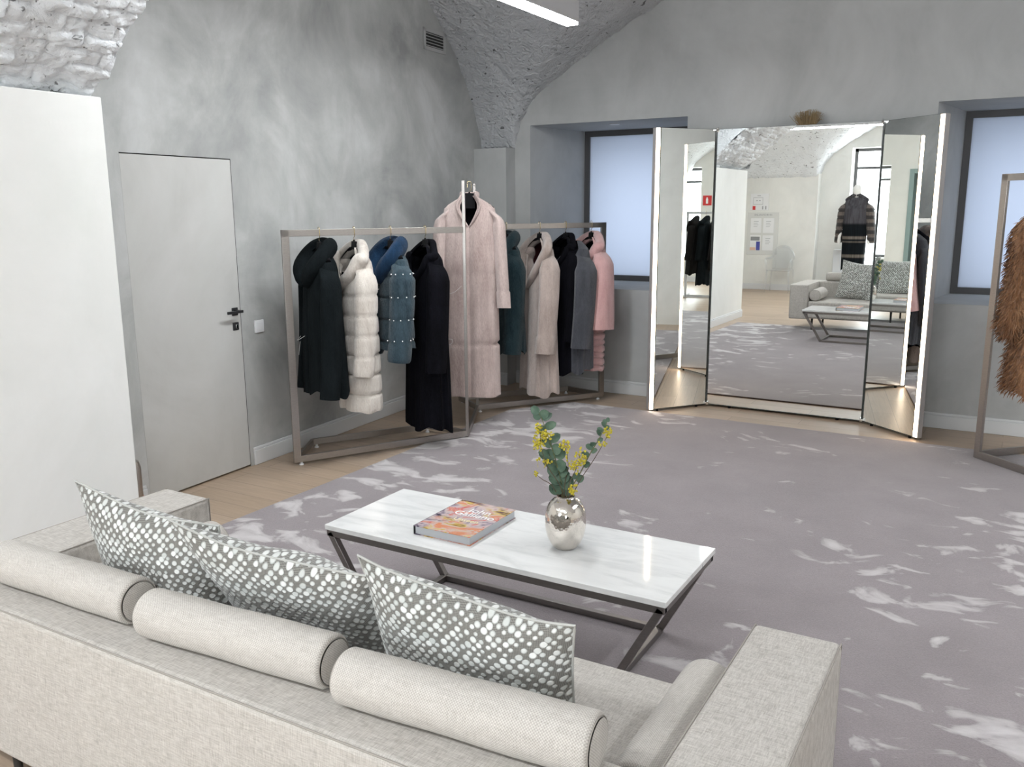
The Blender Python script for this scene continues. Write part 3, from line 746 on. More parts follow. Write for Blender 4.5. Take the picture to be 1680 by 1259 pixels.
# ------------------------------------------------------------------ coffee table, book, vase
TX0, TX1, TY0, TY1, TZ = -2.462, -0.936, 2.637, 3.191, 0.42
tb = thing('coffee_table', 'low rectangular coffee table with white marble top and dark metal frame', 'coffee table', ((TX0+TX1)/2, (TY0+TY1)/2, 0.014))
g = G(); g.box2((TX0, TY0, TZ-0.022), (TX1, TY1, TZ)); g.build('tabletop', 'white_marble', tb, bevel=0.002, label='white marble slab')
b = 0.028; zt = TZ-0.022
g = G()
for y in (TY0+b/2+.004, TY1-b/2-.004): g.bar((TX0+.006, y, zt-b/2), (TX1-.006, y, zt-b/2), b, b)
for x in (TX0+b/2+.006, TX1-b/2-.006): g.bar((x, TY0+.01, zt-b/2), (x, TY1-.01, zt-b/2), b, b)
g.build('top_frame', 'bronze_steel', tb, bevel=0.002)
FX0, FX1 = TX0+0.245, TX1-0.215
for (xt, xb) in ((TX0+b/2+.006, FX0), (TX1-b/2-.006, FX1)):
    for y in (TY0+b/2+.004, TY1-b/2-.004):
        g = G(); g.bar((xt, y, zt-b*0.4), (xb, y, 0.014+b*0.45), b, b, (1 if xb > xt else -1, 0, 0.9)); g.build('leg', 'bronze_steel', tb, bevel=0.002)
g = G()
for y in (TY0+b/2+.004, TY1-b/2-.004): g.bar((FX0, y, 0.014+b/2), (FX1, y, 0.014+b/2), b, b)
for x in (FX0, FX1): g.bar((x, TY0+.005, 0.014+b/2), (x, TY1-.005, 0.014+b/2), b, b)
g.build('base_frame', 'bronze_steel', tb, bevel=0.002)

bo = thing('book', 'thick hardcover art book with a colourful cover lying on the marble table', 'book', (-1.925, 2.915, TZ))
ba = np.array((-1.0, 0.0, 0)); th = 0.012
cx0, cx1, cy0, cy1 = -2.062, -1.790, 2.734, 3.100
g = G(); g.box2((cx0+.004, cy0+.004, TZ+.003), (cx1-.004, cy1-.004, TZ+0.035)); g.build('pages', 'page_grey', bo, smooth=False, label='grey page block')
g = G(); g.box2((cx0, cy0, TZ+0.035), (cx1, cy1, TZ+0.038)); g.build('front_cover', 'book_cover', bo, smooth=False)
g = G(); g.box2((cx0, cy0, TZ), (cx1, cy1, TZ+0.003)); g.build('back_cover', 'book_cover', bo, smooth=False)
g = G(); g.box2((cx0-.003, cy0, TZ), (cx0, cy1, TZ+0.038)); g.build('spine', 'book_spine', bo, smooth=False)
ax_b = ((1, 0, 0), (0, 1, 0), (0, 0, 1))
text_mesh('title', 'John\nGalliano', 0.060, 'print_white', bo, (-1.905, 2.975, TZ+0.0386), ax_b)
text_mesh('subtitle', 'Unseen', 0.040, 'print_cream', bo, (-1.905, 2.885, TZ+0.0386), ax_b)

VX, VY = -1.457, 2.915
va = thing('vase', 'round hammered silver vase on the marble table', 'vase', (VX, VY, TZ))
pr = []
for k in range(0, 29):
    q = k/28; z = 0.003+0.205*q
    e_ = (q-0.56)/(0.66 if q < 0.56 else 0.485); r = 0.081*math.sqrt(max(1-abs(e_)**2.3, 0.0))
    pr.append((max(r, 0.034), z))
pr = [(0.001, 0.0), (0.04, 0.0), (0.044, 0.004)]+[p for p in pr if p[1] > 0.008 and not (p[1] > 0.19 and p[0] < 0.036)]+[(0.036, 0.209), (0.037, 0.214), (0.033, 0.214), (0.031, 0.205), (0.03, 0.12), (0.001, 0.115)]
g = G(); g.lathe(pr, (VX, VY, TZ), 48, closed=False); g.build('body', 'hammered_chrome', va, ang=60)

rnd = random.Random(4)
_Rn, _Un, _Fn = np.array(_R), np.array(_U), np.array(_fw)
def plant_pt(px, py, dep=0.0):
    """point near the vase that the photo shows at this pixel, dep metres nearer or farther"""
    d = _Fn*F_PX+_Rn*(px-840)-_Un*(py-629.5); n = np.array((VX, VY, 0)); n /= np.linalg.norm(n)
    t = (np.array((VX, VY, 0))@n+dep)/(d@n); return np.array((0, 0, CAM_H))+d*t
def curve(pts, n=18):
    pts = np.array(pts, float); k = len(pts); t = np.linspace(0, k-1, n); out = []
    for x in t:
        i = min(int(x), k-2); f = x-i
        p0, p1, p2, p3 = pts[max(i-1, 0)], pts[i], pts[i+1], pts[min(i+2, k-1)]
        out.append(0.5*((2*p1)+(-p0+p2)*f+(2*p0-5*p1+4*p2-p3)*f*f+(-p0+3*p1-3*p2+p3)*f**3))
    return np.array(out)
def leaf(c, dirv, nrm, ln, wd, parent, mat='eucalyptus_leaf'):
    d = np.array(dirv, float); d /= np.linalg.norm(d); n = np.array(nrm, float); n -= d*(n@d); n /= np.linalg.norm(n)+1e-9; w = np.cross(n, d)
    g = G(); P = np.zeros((9, 7, 3))
    for i in range(9):
        s = i/8; hw = wd*math.sqrt(max(1-(2*s-1)**2, 0.0))*(0.9+0.25*(1-s)) if 0 < i < 8 else 0.0008
        for j in range(7):
            q = (j-3)/3; P[i, j] = np.array(c)+d*ln*s+w*hw*q+n*(0.18*wd*q*q+0.12*ln*math.sin(PI*s)*0.4)
    g.grid(P); g.grid(P-n*0.0007); return g.build('leaf', mat, parent)
NECK = np.array((VX, VY, TZ+0.14))
def branch(label, pix, leaves, mat='stem_green', r=0.0022):
    t = thing('eucalyptus_branch', label, 'branch', tuple(NECK), 'eucalyptus branches in the vase')
    path = curve([NECK]+[plant_pt(*p) for p in pix], 26); g = G(); g.tube(path, np.linspace(r*1.3, r*0.6, 26), 7); g.build('stem', mat, t)
    for (f, side, ln, wd) in leaves:
        i = int(f*24); tan = path[min(i+1, 25)]-path[max(i-1, 0)]; tan /= np.linalg.norm(tan)
        lat = _Rn*side+_Un*0.35*rnd.uniform(-0.3, 1)-_Fn*rnd.uniform(-0.5, 0.7)
        dv = lat+tan*0.5
        leaf(path[i], dv, -_Fn+_Un*rnd.uniform(-0.4, 0.9)+_Rn*rnd.uniform(-.5, .5), ln, wd, t)
    return t
branch('leafy eucalyptus branch with big round leaves leaning left in the vase', [(925, 815), (916, 770), (902, 725), (890, 690), (884, 678)],
       [(0.26, 1, .045, .02), (0.28, -1, .05, .024), (0.33, 1, .055, .025), (0.36, -1, .05, .024), (0.41, 1, .05, .025), (0.45, -1, .055, .026), (0.5, 1, .05, .024), (0.53, -1, .05, .023), (0.58, 1, .045, .022),
        (0.62, -1, .05, .02), (0.66, 1, .05, .018), (0.72, -1, .04, .018), (0.78, 1, .05, .016), (0.84, 1, .045, .018), (0.90, -1, .035, .017), (0.94, 1, .04, .018), (1.0, -0.5, .042, .018)])
branch('second round-leaved eucalyptus branch standing upright in the vase middle', [(922, 812), (921, 790), (913, 765), (900, 745)],
       [(0.3, 1, .05, .024), (0.35, -1, .055, .026), (0.45, 1, .05, .024), (0.5, -1, .055, .026), (0.6, 1, .05, .026), (0.68, -1, .05, .024), (0.75, 1, .05, .024), (0.82, -1, .055, .02), (0.92, -1, .05, .022), (1.0, -1, .045, .02)])
branch('small-leaved eucalyptus branch reaching right out of the vase', [(935, 806), (950, 780), (968, 745), (982, 722), (993, 700), (996, 692)],
       [(0.30, 1, .035, .016), (0.36, -1, .035, .016), (0.42, 1, .03, .014), (0.5, -1, .032, .014), (0.55, 1, .028, .012), (0.60, -1, .032, .012), (0.66, -1, .03, .012), (0.70, 1, .026, .011), (0.75, -1, .028, .011), (0.8, -1, .026, .010), (0.85, 1, .024, .010), (0.9, -1, .024, .010), (0.96, -1, .022, .009), (1.0, 0.2, .02, .008)])
def flower(label, pix, clusters, dep=0.0):
    t = thing('flower_stem', label, 'flowers', tuple(NECK), 'yellow flower stems in the vase')
    path = curve([NECK]+[plant_pt(x, y, dep) for x, y in pix], 20); g = G(); g.tube(path, np.linspace(0.0018, 0.001, 20), 6); g.build('stem', 'stem_brown', t)
    for (px, py, rx, ry, n) in clusters:
        g = G(); c0 = plant_pt(px, py, dep)
        for i in range(n):
            a = rnd.uniform(0, 2*PI); q = math.sqrt(rnd.random()); z = rnd.uniform(-1, 1)
            c = c0+_Rn*rx*q*math.cos(a)*0.00245+_Un*ry*q*math.sin(a)*0.00245+_Fn*z*0.012
            g.ball(c, rnd.uniform(0.0034, 0.0052), 7, 5)
            if i % 3 == 0: g.tube([c, c*0.6+c0*0.4-np.array((0, 0, .01)), path[-1]*0.3+c0*0.7-np.array((0, 0, .012))], 0.0007, 4, False)
        g.build('flower_cluster', 'yellow_buds', t)
    return t
flower('yellow flower stem with the biggest cluster, at the upper left of the bouquet', [(920, 800), (898, 765), (888, 735), (886, 710)], [(886, 722, 10, 17, 46), (898, 714, 10, 8, 26), (882, 703, 7, 8, 16), (880, 730, 8, 8, 18)], -0.03)
flower('yellow flower stem with a small cluster above the middle of the bouquet', [(926, 800), (932, 765), (928, 735)], [(927, 731, 9, 9, 30), (931, 748, 3, 8, 6)], -0.02)
flower('yellow flower stem with a tall cluster right of the bouquet middle', [(932, 800), (945, 770), (951, 748)], [(953, 750, 9, 15, 44), (940, 764, 9, 7, 20), (947, 775, 3, 4, 4)], -0.05)
flower('yellow flower stem arching to the far right of the bouquet', [(948, 795), (972, 758), (986, 735), (998, 712)], [(997, 710, 8, 9, 28), (988, 728, 7, 5, 12)])
flower('yellow flower stem drooping over the vase rim', [(936, 806), (941, 800)], [(941, 803, 7, 9, 24)], -0.05)
flower('thin yellow flower stem with one lone bud group bending left', [(908, 800), (890, 787), (880, 779)], [(879, 778, 4, 4, 7), (884, 755, 3, 4, 5), (898, 757, 8, 4, 12)], -0.02)

# ------------------------------------------------------------------ dressing mirror with two wings
MLh, MLo = np.array((-2.302, 7.38, 0)), np.array((-2.661, 6.91, 0)); MRh, MRo = np.array((-1.007, 7.37, 0)), np.array((-0.556, 7.0, 0))
MZ0, MZ1 = 0.018, 2.365
mi = thing('dressing_mirror', 'tall three-panel dressing mirror with glowing light strips standing before the back wall', 'mirror', (-1.65, 7.38, 0))
def panel(a, b, name, gap0=0.0, gap1=0.0):
    a = np.array(a, float); b = np.array(b, float); d = (b-a)/np.linalg.norm(b-a); a = a+d*gap0; b = b-d*gap1
    n = np.array((d[1], -d[0], 0));
    if n[1] > 0: n = -n
    ln = np.linalg.norm(b-a); c = (a+b)/2
    g = G(); g.box(c-n*0.0135+np.array((0, 0, (MZ0+MZ1)/2)), (ln, 0.025, MZ1-MZ0), (d, n, (0, 0, 1))); g.build(name+'_backing' if False else 'backing', 'mirror_edge', mi, smooth=False)
    g = G(); e = 0.006
    p = [a+d*e, b-d*e]
    g.add([p[0]+n*0.0005+np.array((0, 0, MZ0+e)), p[1]+n*0.0005+np.array((0, 0, MZ0+e)), p[1]+n*0.0005+np.array((0, 0, MZ1-e*0.3)), p[0]+n*0.0005+np.array((0, 0, MZ1-e*0.3))], [(0, 1, 2, 3)])
    g.build('mirror_panel', 'mirror_glass', mi, smooth=False, label=name)
    return d, n, a, b
panel(MLh, MRh, 'centre mirror panel')
for (h, o, nm, sgn) in ((MLh, MLo, 'left mirror wing', 1), (MRh, MRo, 'right mirror wing', -1)):
    d, n, a, bb = panel(h, o, nm, 0.012, 0.045)
    # outer edge: light strip in a pale profile
    c = bb+d*0.0225
    g = G(); g.box(c-n*0.022+np.array((0, 0, (MZ0+MZ1)/2)), (0.045, 0.045, MZ1-MZ0), (d, n, (0, 0, 1))); pf = g.build('edge_profile', 'mirror_back', mi, bevel=0.003)
    g = G(); g.box(c+n*0.0035+np.array((0, 0, (MZ0+MZ1)/2)), (0.034, 0.006, MZ1-MZ0-0.01), (d, n, (0, 0, 1))); g.build('light_strip', 'strip_light', mi, bevel=0.002, label='warm glowing strip')
    for z in (MZ0+0.012, MZ1-0.004):
        g = G(); g.box(h+d*0.01+n*0.01+np.array((0, 0, z)), (0.03, 0.02, 0.022), (d, n, (0, 0, 1))); g.tube([h+n*0.012+np.array((0, 0, z-.02)), h+n*0.012+np.array((0, 0, z+.02))], 0.006, 8); g.build('hinge', 'chrome', mi, bevel=0.002)
    for q in (0.1, 0.5):
        g = G(); g.tube([h+d*q-n*0.012, h+d*q-n*0.012+np.array((0, 0, MZ0+.002))], 0.012, 10); g.build('foot', 'black_plastic', mi)
for x in (-2.1, -1.2):
    g = G(); g.tube([(x, 7.39, 0), (x, 7.39, MZ0+.002)], 0.012, 10); g.build('foot', 'black_plastic', mi)
# dried grass bundle lying on the mirror top
gr = thing('dried_grass_bundle', 'small bundle of dried brown grass lying on top of the dressing mirror', 'dried grass', (-1.58, 7.40, MZ1))
g = G()
for i in range(240):
    a = rnd.uniform(-1, 1); q0 = np.array((-1.58+a*0.055+rnd.gauss(0, .012), 7.40+rnd.gauss(0, .02), MZ1)); ln = rnd.uniform(0.05, 0.125)*(1-0.25*abs(a))
    q1 = q0+np.array((a*0.035+rnd.gauss(0, .015), rnd.gauss(0, .02), ln)); q2 = q1+np.array((rnd.gauss(.012, .016), rnd.gauss(0, .012), rnd.uniform(-.015, .01)))
    g.tube([q0, (q0+q1)/2+np.array((rnd.gauss(0, .006), 0, 0)), q1, q2], [0.0018, 0.0016, 0.0012, 0.0008], 4)
tuft = g.build('stalks', 'straw', gr)
# ------------------------------------------------------------------ clothes racks
R1A, R1B = np.array((-4.19, 4.255, 0)), np.array((-3.552, 5.419, 0)); R2A, R2B = np.array((-3.95, 6.192, 0)), np.array((-3.238, 7.19, 0))
HB, HT = 1.602, 1.93
def unit(v): v = np.array(v, float); return v/np.linalg.norm(v)
def up(z): return np.array((0, 0, z))
rack = thing('clothes_rack', 'long zigzag clothes rack of satin steel square tube standing along the left wall', 'clothes rack', tuple((R1B+R2A)/2))
def rbar(p0, p1, w, h, name, upv=(0, 0, 1), par=rack, mat='satin_steel'):
    g = G(); g.bar(p0, p1, w, h, upv); return g.build(name, mat, par, bevel=0.0015)
fz = 0.022
u1 = unit(R1B-R1A); u2 = unit(R2B-R2A); um = unit(R2A-R1B)
rbar(R1A+up(fz), R1A+up(HB), 0.02, 0.05, 'post', u1); rbar(R1B+up(fz), R1B+up(HT), 0.022, 0.03, 'post', um)
rbar(R2A+up(fz), R2A+up(HT), 0.022, 0.03, 'post', um); rbar(R2B+up(fz), R2B+up(HB), 0.02, 0.05, 'post', u2)
rbar(R1A-u1*0.025+up(HB-.022), R1B+u1*0.01+up(HB-.022), 0.02, 0.044, 'rail'); rbar(R2A-u2*0.01+up(HB-.022), R2B+u2*0.025+up(HB-.022), 0.02, 0.044, 'rail')
g = G(); g.tube([R1B+up(HT-.012), R2A+up(HT-.012)], 0.0035, 8); g.build('thin_rail', 'satin_steel', rack)
bw = 0.045; zb_ = fz+0.0225
loopA = [R1A, np.array((-4.42, 4.65, 0)), np.array((-3.93, 5.46, 0)), R1B]
loopB = [R2A, np.array((-4.30, 6.44, 0)), np.array((-3.62, 7.28, 0)), R2B]
for lp in (loopA, loopB):
    for i in range(4):
        p, q = lp[i], lp[(i+1) % 4]; rbar(p+up(zb_), q+up(zb_), 0.022, bw, 'base_bar')
rbar(R1B+up(zb_), R2A+up(zb_), 0.022, bw, 'base_bar')
for lp in (loopA, loopB):
    for p in lp:
        c = sum(lp)/4; q = p+unit(c-p)*0.03
        zf0 = 0.0
        g = G(); g.lathe([(0.001, 0), (0.016, 0), (0.016, 0.008), (0.008, 0.012), (0.008, fz+.001), (0.001, fz+.001)], q+up(zf0), 14); g.build('foot', 'white_plastic', rack)

rk3 = thing('clothes_rack', 'tall satin steel clothes rack at the right edge beside the window, holding the fox coat', 'clothes rack', (0.2, 6.4, 0.014))
R3A = np.array((-0.142, 6.648, 0)); u3 = unit((0.284, -0.273, 0)); R3B = R3A+u3*1.25; n3 = np.array((u3[1], -u3[0], 0))
def r3(p0, p1, w, h, name, upv=(0, 0, 1)): return rbar(p0, p1, w, h, name, upv, rk3, 'satin_steel')
z3 = 0.016
r3(R3A+up(z3), R3A+up(HT), 0.02, 0.05, 'post', u3); r3(R3B+up(z3), R3B+up(HT), 0.02, 0.05, 'post', u3)
r3(R3A-u3*0.025+up(HT-.02), R3B+u3*.025+up(HT-.02), 0.02, 0.044, 'rail'); r3(R3A+up(z3+.025), R3B+up(z3+.025), 0.022, 0.05, 'base_bar')
for p in (R3A, R3B): r3(p+up(z3+.025), p-n3*0.0+np.array((0.27, 0.30, 0))*0.0+np.array((u3[1]*-1, u3[0], 0))*0.42+up(z3+.025), 0.022, 0.05, 'base_bar')

# rack with the dark furs, behind and right of the viewer (seen in the mirror wings)
rk4 = thing('clothes_rack', 'white clothes rack with dark furs seen in the left mirror wing', 'clothes rack', (1.0, -0.6, 0))
R4A, R4B = np.array((0.55, -0.62, 0)), np.array((1.42, -0.60, 0))
for p in (R4A, R4B): rbar(p+up(0), p+up(1.63), 0.02, 0.045, 'post', (1, 0, 0), rk4, 'white_paint')
rbar(R4A+up(1.61), R4B+up(1.61), 0.02, 0.044, 'rail', (0, 0, 1), rk4, 'white_paint'); rbar(R4A+up(.025), R4B+up(.025), 0.02, 0.044, 'base_bar', (0, 0, 1), rk4, 'white_paint')
for p in (R4A, R4B): rbar(p+up(.025)-np.array((0, .3, 0)), p+up(.025)+np.array((0, .3, 0)), 0.02, 0.044, 'base_bar', (0, 0, 1), rk4, 'white_paint')

# ------------------------------------------------------------------ hangers and fur coats
def frame_of(front):
    b = unit((front[0], front[1], 0)); a = np.array((-b[1], b[0], 0)); return a, b     # a: coat's own left, b: front
def hanger(hook, front, label, group, drop=0.085, rail=0.044, wide=0.2, neck=0.03, bh=0.055):
    """hook: centre of the rail top; everything hangs below"""
    a, b = frame_of(front); hook = np.array(hook, float)
    t = thing('hanger', label, 'hanger', tuple(hook-up(drop+0.1)), group)
    def P(x, y, z): return hook+a*x+b*y+up(z)
    r0 = 0.0115; top = 0.006
    # the hook goes over the rail, whose run is along b
    pts = [P(-r0-.004, 0, -0.030), P(-r0-.004, 0, -0.006)]+[P(-(r0+.004)*math.cos(x), 0, top*1.0+(0.012)*math.sin(x)-0.006+0.003) for x in np.linspace(0.15, PI-0.1, 9)]+[P(r0+.005, 0, -0.02), P(r0+.003, 0, -0.046), P(0, 0, -0.062), P(0, 0, -drop)]
    g = G(); g.tube(curve(pts, 40), 0.0022, 8); g.build('hook', 'gold_wire', t, label='thin gold hook')
    g = G()
    g.tube([P(0, 0, -drop+.012), P(0, 0, -drop)], [0.004, 0.009], 8)
    prof = [(neck*0.85, -drop), (neck, -drop-.012), (neck*1.15, -drop-.05)]
    for z0, z1, w0, w1 in ((-drop, -drop-.014, neck*0.9, neck), (-drop-.014, -drop-bh, neck, neck*1.3 if bh < .1 else neck*0.95)):
        vs = [P(sx*w, sy*0.009, z) for z, w in ((z0, w0), (z1, w1)) for sx, sy in ((-1, -1), (1, -1), (1, 1), (-1, 1))]
        g.add(vs, [(0, 1, 2, 3), (4, 7, 6, 5), (0, 4, 5, 1), (1, 5, 6, 2), (2, 6, 7, 3), (3, 7, 4, 0)])
    for sx in (-1, 1): g.tube([P(sx*neck*0.7, 0, -drop-.04), P(sx*0.09, 0, -drop-.062), P(sx*0.15, 0.004, -drop-.085), P(sx*wide*0.93, 0.008, -drop-.118)], [0.012, 0.012, 0.013, 0.015], 8, True, (0.8, 1.2))
    g.build('shoulder_bar', 'black_plastic', t, ang=50)
    return t
def sm(x, a, b): t = np.clip((x-a)/(b-a), 0, 1); return t*t*(3-2*t)
def coat(name, label, group, hook, front, mat, length, top=0.125, sw=0.205, dep=0.105, hem=(0.25, 0.14), waist=(0.21, 0.12), sl=0.75, sr=(0.068, 0.055), folds=7, fold=0.05, quilt=0.0,
         squilt=0.0, collar='shawl', cmat=None, cuff=0.0, seed=0, gap=0.16, vopen=0.28, lining='lining_black', yaw_sl=0.05, bell=0.0, seams=(), ribs=None, button=None, sides=(-1, 1), hood=0.0, flare_sl=0.0,
         crystals=0, sleeve_mat=None, cord=None, fuzz=0, vang=1.05):
    a, b = frame_of(front); hook = np.array(hook, float)
    t = thing(name, label, 'fur coat', tuple(hook-up(length+top)), group)
    def P(x, y, z): return hook+np.multiply.outer(np.asarray(x, float), a)+np.multiply.outer(np.asarray(y, float), b)+np.multiply.outer(np.asarray(z, float), np.array((0, 0, 1.0)))
    zt = -top; zh = -top-length; rs = np.random.RandomState(seed+1)
    nz, nph = 90, 96
    zz = np.concatenate([np.linspace(zt, zt-0.14, 26), np.linspace(zt-0.14, zh, nz-25)[1:]])
    dz = zt-zz
    Wd = np.interp(dz, [0, 0.012, 0.035, 0.065, 0.095, 0.14, 0.25, 0.5, length], [0.05, 0.072, 0.115, 0.165, sw-0.008, sw, sw-0.006, waist[0], hem[0]])
    Dp = np.interp(dz, [0, 0.012, 0.035, 0.065, 0.095, 0.14, 0.25, 0.5, length], [0.035, 0.045, 0.058, 0.07, 0.08, 0.09, dep, waist[1], hem[1]])
    def vw(d): return vang*np.clip(1-np.asarray(d, float)/vopen, 0, 1)**0.85
    # columns run from one front edge round the back to the other, so the neckline is a clean V
    v0 = vw(dz)[:, None]; PH = v0+(2*PI-2*v0)*(np.arange(nph)/(nph-1))[None, :]
    Z = np.repeat(zz[:, None], nph, 1); DZ = zt-Z
    k = 2.3
    cs, sn = np.cos(PH), np.sin(PH); rr = (np.abs(cs)**k+np.abs(sn)**k)**(-1/k)
    amp = fold*sm(DZ, 0.18, length*0.95)
    p1, p2, p3 = rs.rand(3)*6.28
    mod = 1+amp*(np.sin(folds*PH+p1+0.6*np.sin(DZ*3+p2))+0.55*np.sin((folds*2-3)*PH+p2)+0.25*np.sin(folds*3*PH+p3))
    if quilt:
        ql = (DZ-0.05)/quilt; gv = np.abs((ql % 1)-0.5)*2
        mod = mod*(1-0.10*sm(gv, 0.80, 1.0)*sm(DZ, 0.1, 0.16)+0.02*(1-gv**2))
    if ribs:
        q0, step = ribs; gv = np.abs(((DZ-q0)/step % 1)-0.5)*2; mod = mod*np.where(DZ > q0, 1-0.17*sm(gv, 0.5, 1.0), 1)
    for q in seams: mod = mod*(1-0.09*np.exp(-((DZ-q)/0.011)**2))
    dphi = np.minimum(PH, 2*PI-PH)
    opn = gap*np.exp(-(dphi/0.10)**2)*sm(DZ, 0.05, 0.12)
    rr = rr*mod*(1-opn)
    x = Wd[:, None]*rr*sn; y = Dp[:, None]*rr*cs
    hw_ = 0.25 if (quilt or ribs or seams) else 1.0
    zj = Z-hw_*(0.02*np.sin(3*PH+p1)*sm(DZ, length*0.8, length)+0.012*np.sin(7*PH+p2)*sm(DZ, length*0.9, length))
    BP = P(x, y, zj)
    g = G(); g.grid(BP); g.build('body', mat, t, ang=75)
    def bp(d, f, off=0.0):
        """point on the coat at depth d below the neck and angle f, pushed out by off"""
        i = int(np.clip(np.searchsorted(dz, d), 1, nz-1)); w_ = (d-dz[i-1])/(dz[i]-dz[i-1]+1e-9); w_ = min(max(w_, 0), 1); f = f % (2*PI)
        def row(r):
            e0 = float(vw(dz[r])); q = min(max((f-e0)/(2*PI-2*e0), 0), 1)*(nph-1); j0 = min(int(q), nph-2); return BP[r, j0]*(1-(q-j0))+BP[r, j0+1]*(q-j0)
        pa = row(i-1)*(1-w_)+row(i)*w_
        c_ = hook+up(zt-d); o = pa-c_; o[2] = 0
        return pa+o/(np.linalg.norm(o)+1e-9)*off
    # lining: closes the hem; the neck lining is the inside seen through the neck opening
    g = G(); ii = -2; ce = BP[ii].mean(0)
    g.grid(np.stack([BP[ii]*0.97+ce*0.03, BP[ii]*0.5+ce*0.5+up(0.02), BP[ii]*0.02+ce*0.98+up(0.03)]), True); g.build('lining', lining, t)
    if sides:
        g = G(); kk = int(np.searchsorted(dz, vopen+0.03)); cc = BP[:kk].mean(1)[:, None, :]
        inner = BP[:kk]*0.94+cc*0.06; ce = inner[-1].mean(0)
        g.grid(np.concatenate([inner, (inner[-1]*0.5+ce*0.5)[None], (inner[-1]*0.05+ce*0.95)[None]])); g.build('neck_lining', lining, t)
    # sleeves
    SLV = []
    for sd in sides:
        ns, nc = 46, 28; tt = np.linspace(0, 1, ns); SP = np.zeros((ns, nc, 3))
        for i, q in enumerate(tt):
            hq = float(sm(q, 0, 0.14)); zc = zt-0.085-q*sl; xc = sd*(sw-0.060+0.075*hq+0.02*q+flare_sl*q*0.5); yc = 0.015+yaw_sl*q*q
            r1 = np.interp(q, [0, .06, .2, .8, 1], [0.035, 0.058, sr[0]*1.08, sr[0], sr[0]*0.97])*(1+bell*q); r2 = np.interp(q, [0, .06, .2, .8, 1], [0.012, 0.03, sr[1]*1.05, sr[1], sr[1]*0.97])*(1+bell*0.6*q)
            if squilt:
                gv = abs(((q*sl+0.045)/squilt % 1)-0.5)*2; s_ = 1-0.11*float(sm(gv, 0.80, 1.0))+0.02*(1-gv*gv); r1 *= s_; r2 *= s_
            if cuff and q > 1-cuff/sl: r1 *= 1.07; r2 *= 1.12
            elif cuff and q > 1-cuff/sl-0.012: r1 *= 0.95; r2 *= 0.95
            for j in range(nc):
                f = 2*PI*j/nc; w = 1+0.045*math.sin(3*f+p1+q*4)*q+0.03*math.sin(5*f+p2)
                SP[i, j] = P(xc+r2*w*math.sin(f), yc+r1*w*math.cos(f), zc+(0.008*math.cos(f) if q > 0.9 else 0)*q)
        if fuzz:
            for i in range(ns-9, ns):
                q_ = (i-(ns-10))/9; m_ = SP[i].mean(0); SP[i] = m_+(SP[i]-m_)*math.sqrt(max(1-0.75*q_*q_, 0.1))
            SLV.append(SP)
        c = SP[-1].mean(0); SPx = np.concatenate([SP, (SP[-1]*0.8+c*0.2)[None]+up(0.004), (SP[-1]*0.6+c*0.4)[None]+up(0.05)])
        g = G(); g.grid(SPx, True, None, (True, True)); s_o = g.build('sleeve', sleeve_mat or mat, t, ang=75)
        if crystals and sd == sides[-1]:
            for kq in range(crystals):
                g = G()
                for m_ in range(9):
                    i = min(int(((kq+1)*squilt-0.045)/sl*(ns-1)), ns-1); j = (m_*3+kq) % nc; g.ball(SP[i, j]*1.0+(SP[i, j]-SP[i].mean(0))*0.10, 0.005, 6, 4)
                g.build('crystal_trim', 'crystal', s_o)
    cm = cmat or mat
    # collar
    if collar in ('shawl', 'stand', 'wide', 'flat'):
        fat = {'shawl': 0.034, 'stand': 0.03, 'wide': 0.046, 'flat': 0.016}[collar]; ol = {'shawl': 0.012, 'stand': 0.008, 'wide': 0.026, 'flat': 0.002}[collar]
        rise = {'shawl': 0.02, 'stand': 0.015, 'wide': 0.012, 'flat': 0.004}[collar]; el = {'flat': (1.9, 0.55)}.get(collar, (1.0, 0.8))
        for sd in (-1, 1):
            f0 = float(vw(0.0))
            pts = [bp(0.0, PI, 0.012)+up(rise), bp(0.004, sd*PI*0.72, 0.014)+up(rise)]
            if collar == 'flat': pts += [bp(0.006, sd*PI*0.5, 0.006)+up(rise*0.8), bp(0.012, sd*(f0+0.12), 0.004)+up(0.012)]
            else: pts += [bp(0.03, sd*PI*0.55, ol)+up(rise*0.6), bp(0.075, sd*PI*0.42, ol)]
            for d_ in (0.30, 0.55, 0.8, 1.0): pts.append(bp(vopen*d_, sd*(float(vw(vopen*d_))+(0.34 if collar == 'wide' else 0.10)*(1-d_)+0.03), ol*(1-d_*0.6)))
            g = G(); path = curve(pts, 40); rad = np.interp(np.linspace(0, 1, 40), [0, .2, .5, .85, 1], [fat*0.9, fat, fat*1.12, fat*0.85, fat*0.35]); g.tube(path, rad, 14, True, el); g.build('collar', cm, t, ang=80)
    if collar == 'hood' or hood:
        for sd in (-1, 1):
            # hood folded down: a thick roll over each shoulder, falling to the front
            pts = [P(0, -0.06, zt-0.005), P(sd*0.06, -0.055, zt+0.012), P(sd*0.115, -0.012, zt-0.01), P(sd*0.135, 0.045, zt-0.07), P(sd*0.105, dep*0.92, zt-0.14), P(sd*0.065, dep*1.05, zt-0.20), P(sd*0.04, dep*1.0, zt-0.25)]
            g = G(); path = curve(pts, 34); g.tube(path, np.interp(np.linspace(0, 1, 34), [0, .3, .6, .85, 1], [0.055, 0.062, 0.064, 0.048, 0.02]), 16, True, (1.0, 0.8)); g.build('hood', cm, t, ang=80)
    for q in range(button or 0):
        g = G(); g.ball(P(0.02, dep*1.0, zt-0.3-0.2*q), (0.012, 0.012, 0.012)); g.build('button', mat, t)
    if cord:
        for c in cord:
            g = G(); g.tube(curve([P(*p) for p in c], 16), 0.0016, 5); g.build('tag_cord', 'cord_white', t, label='thin white cord')
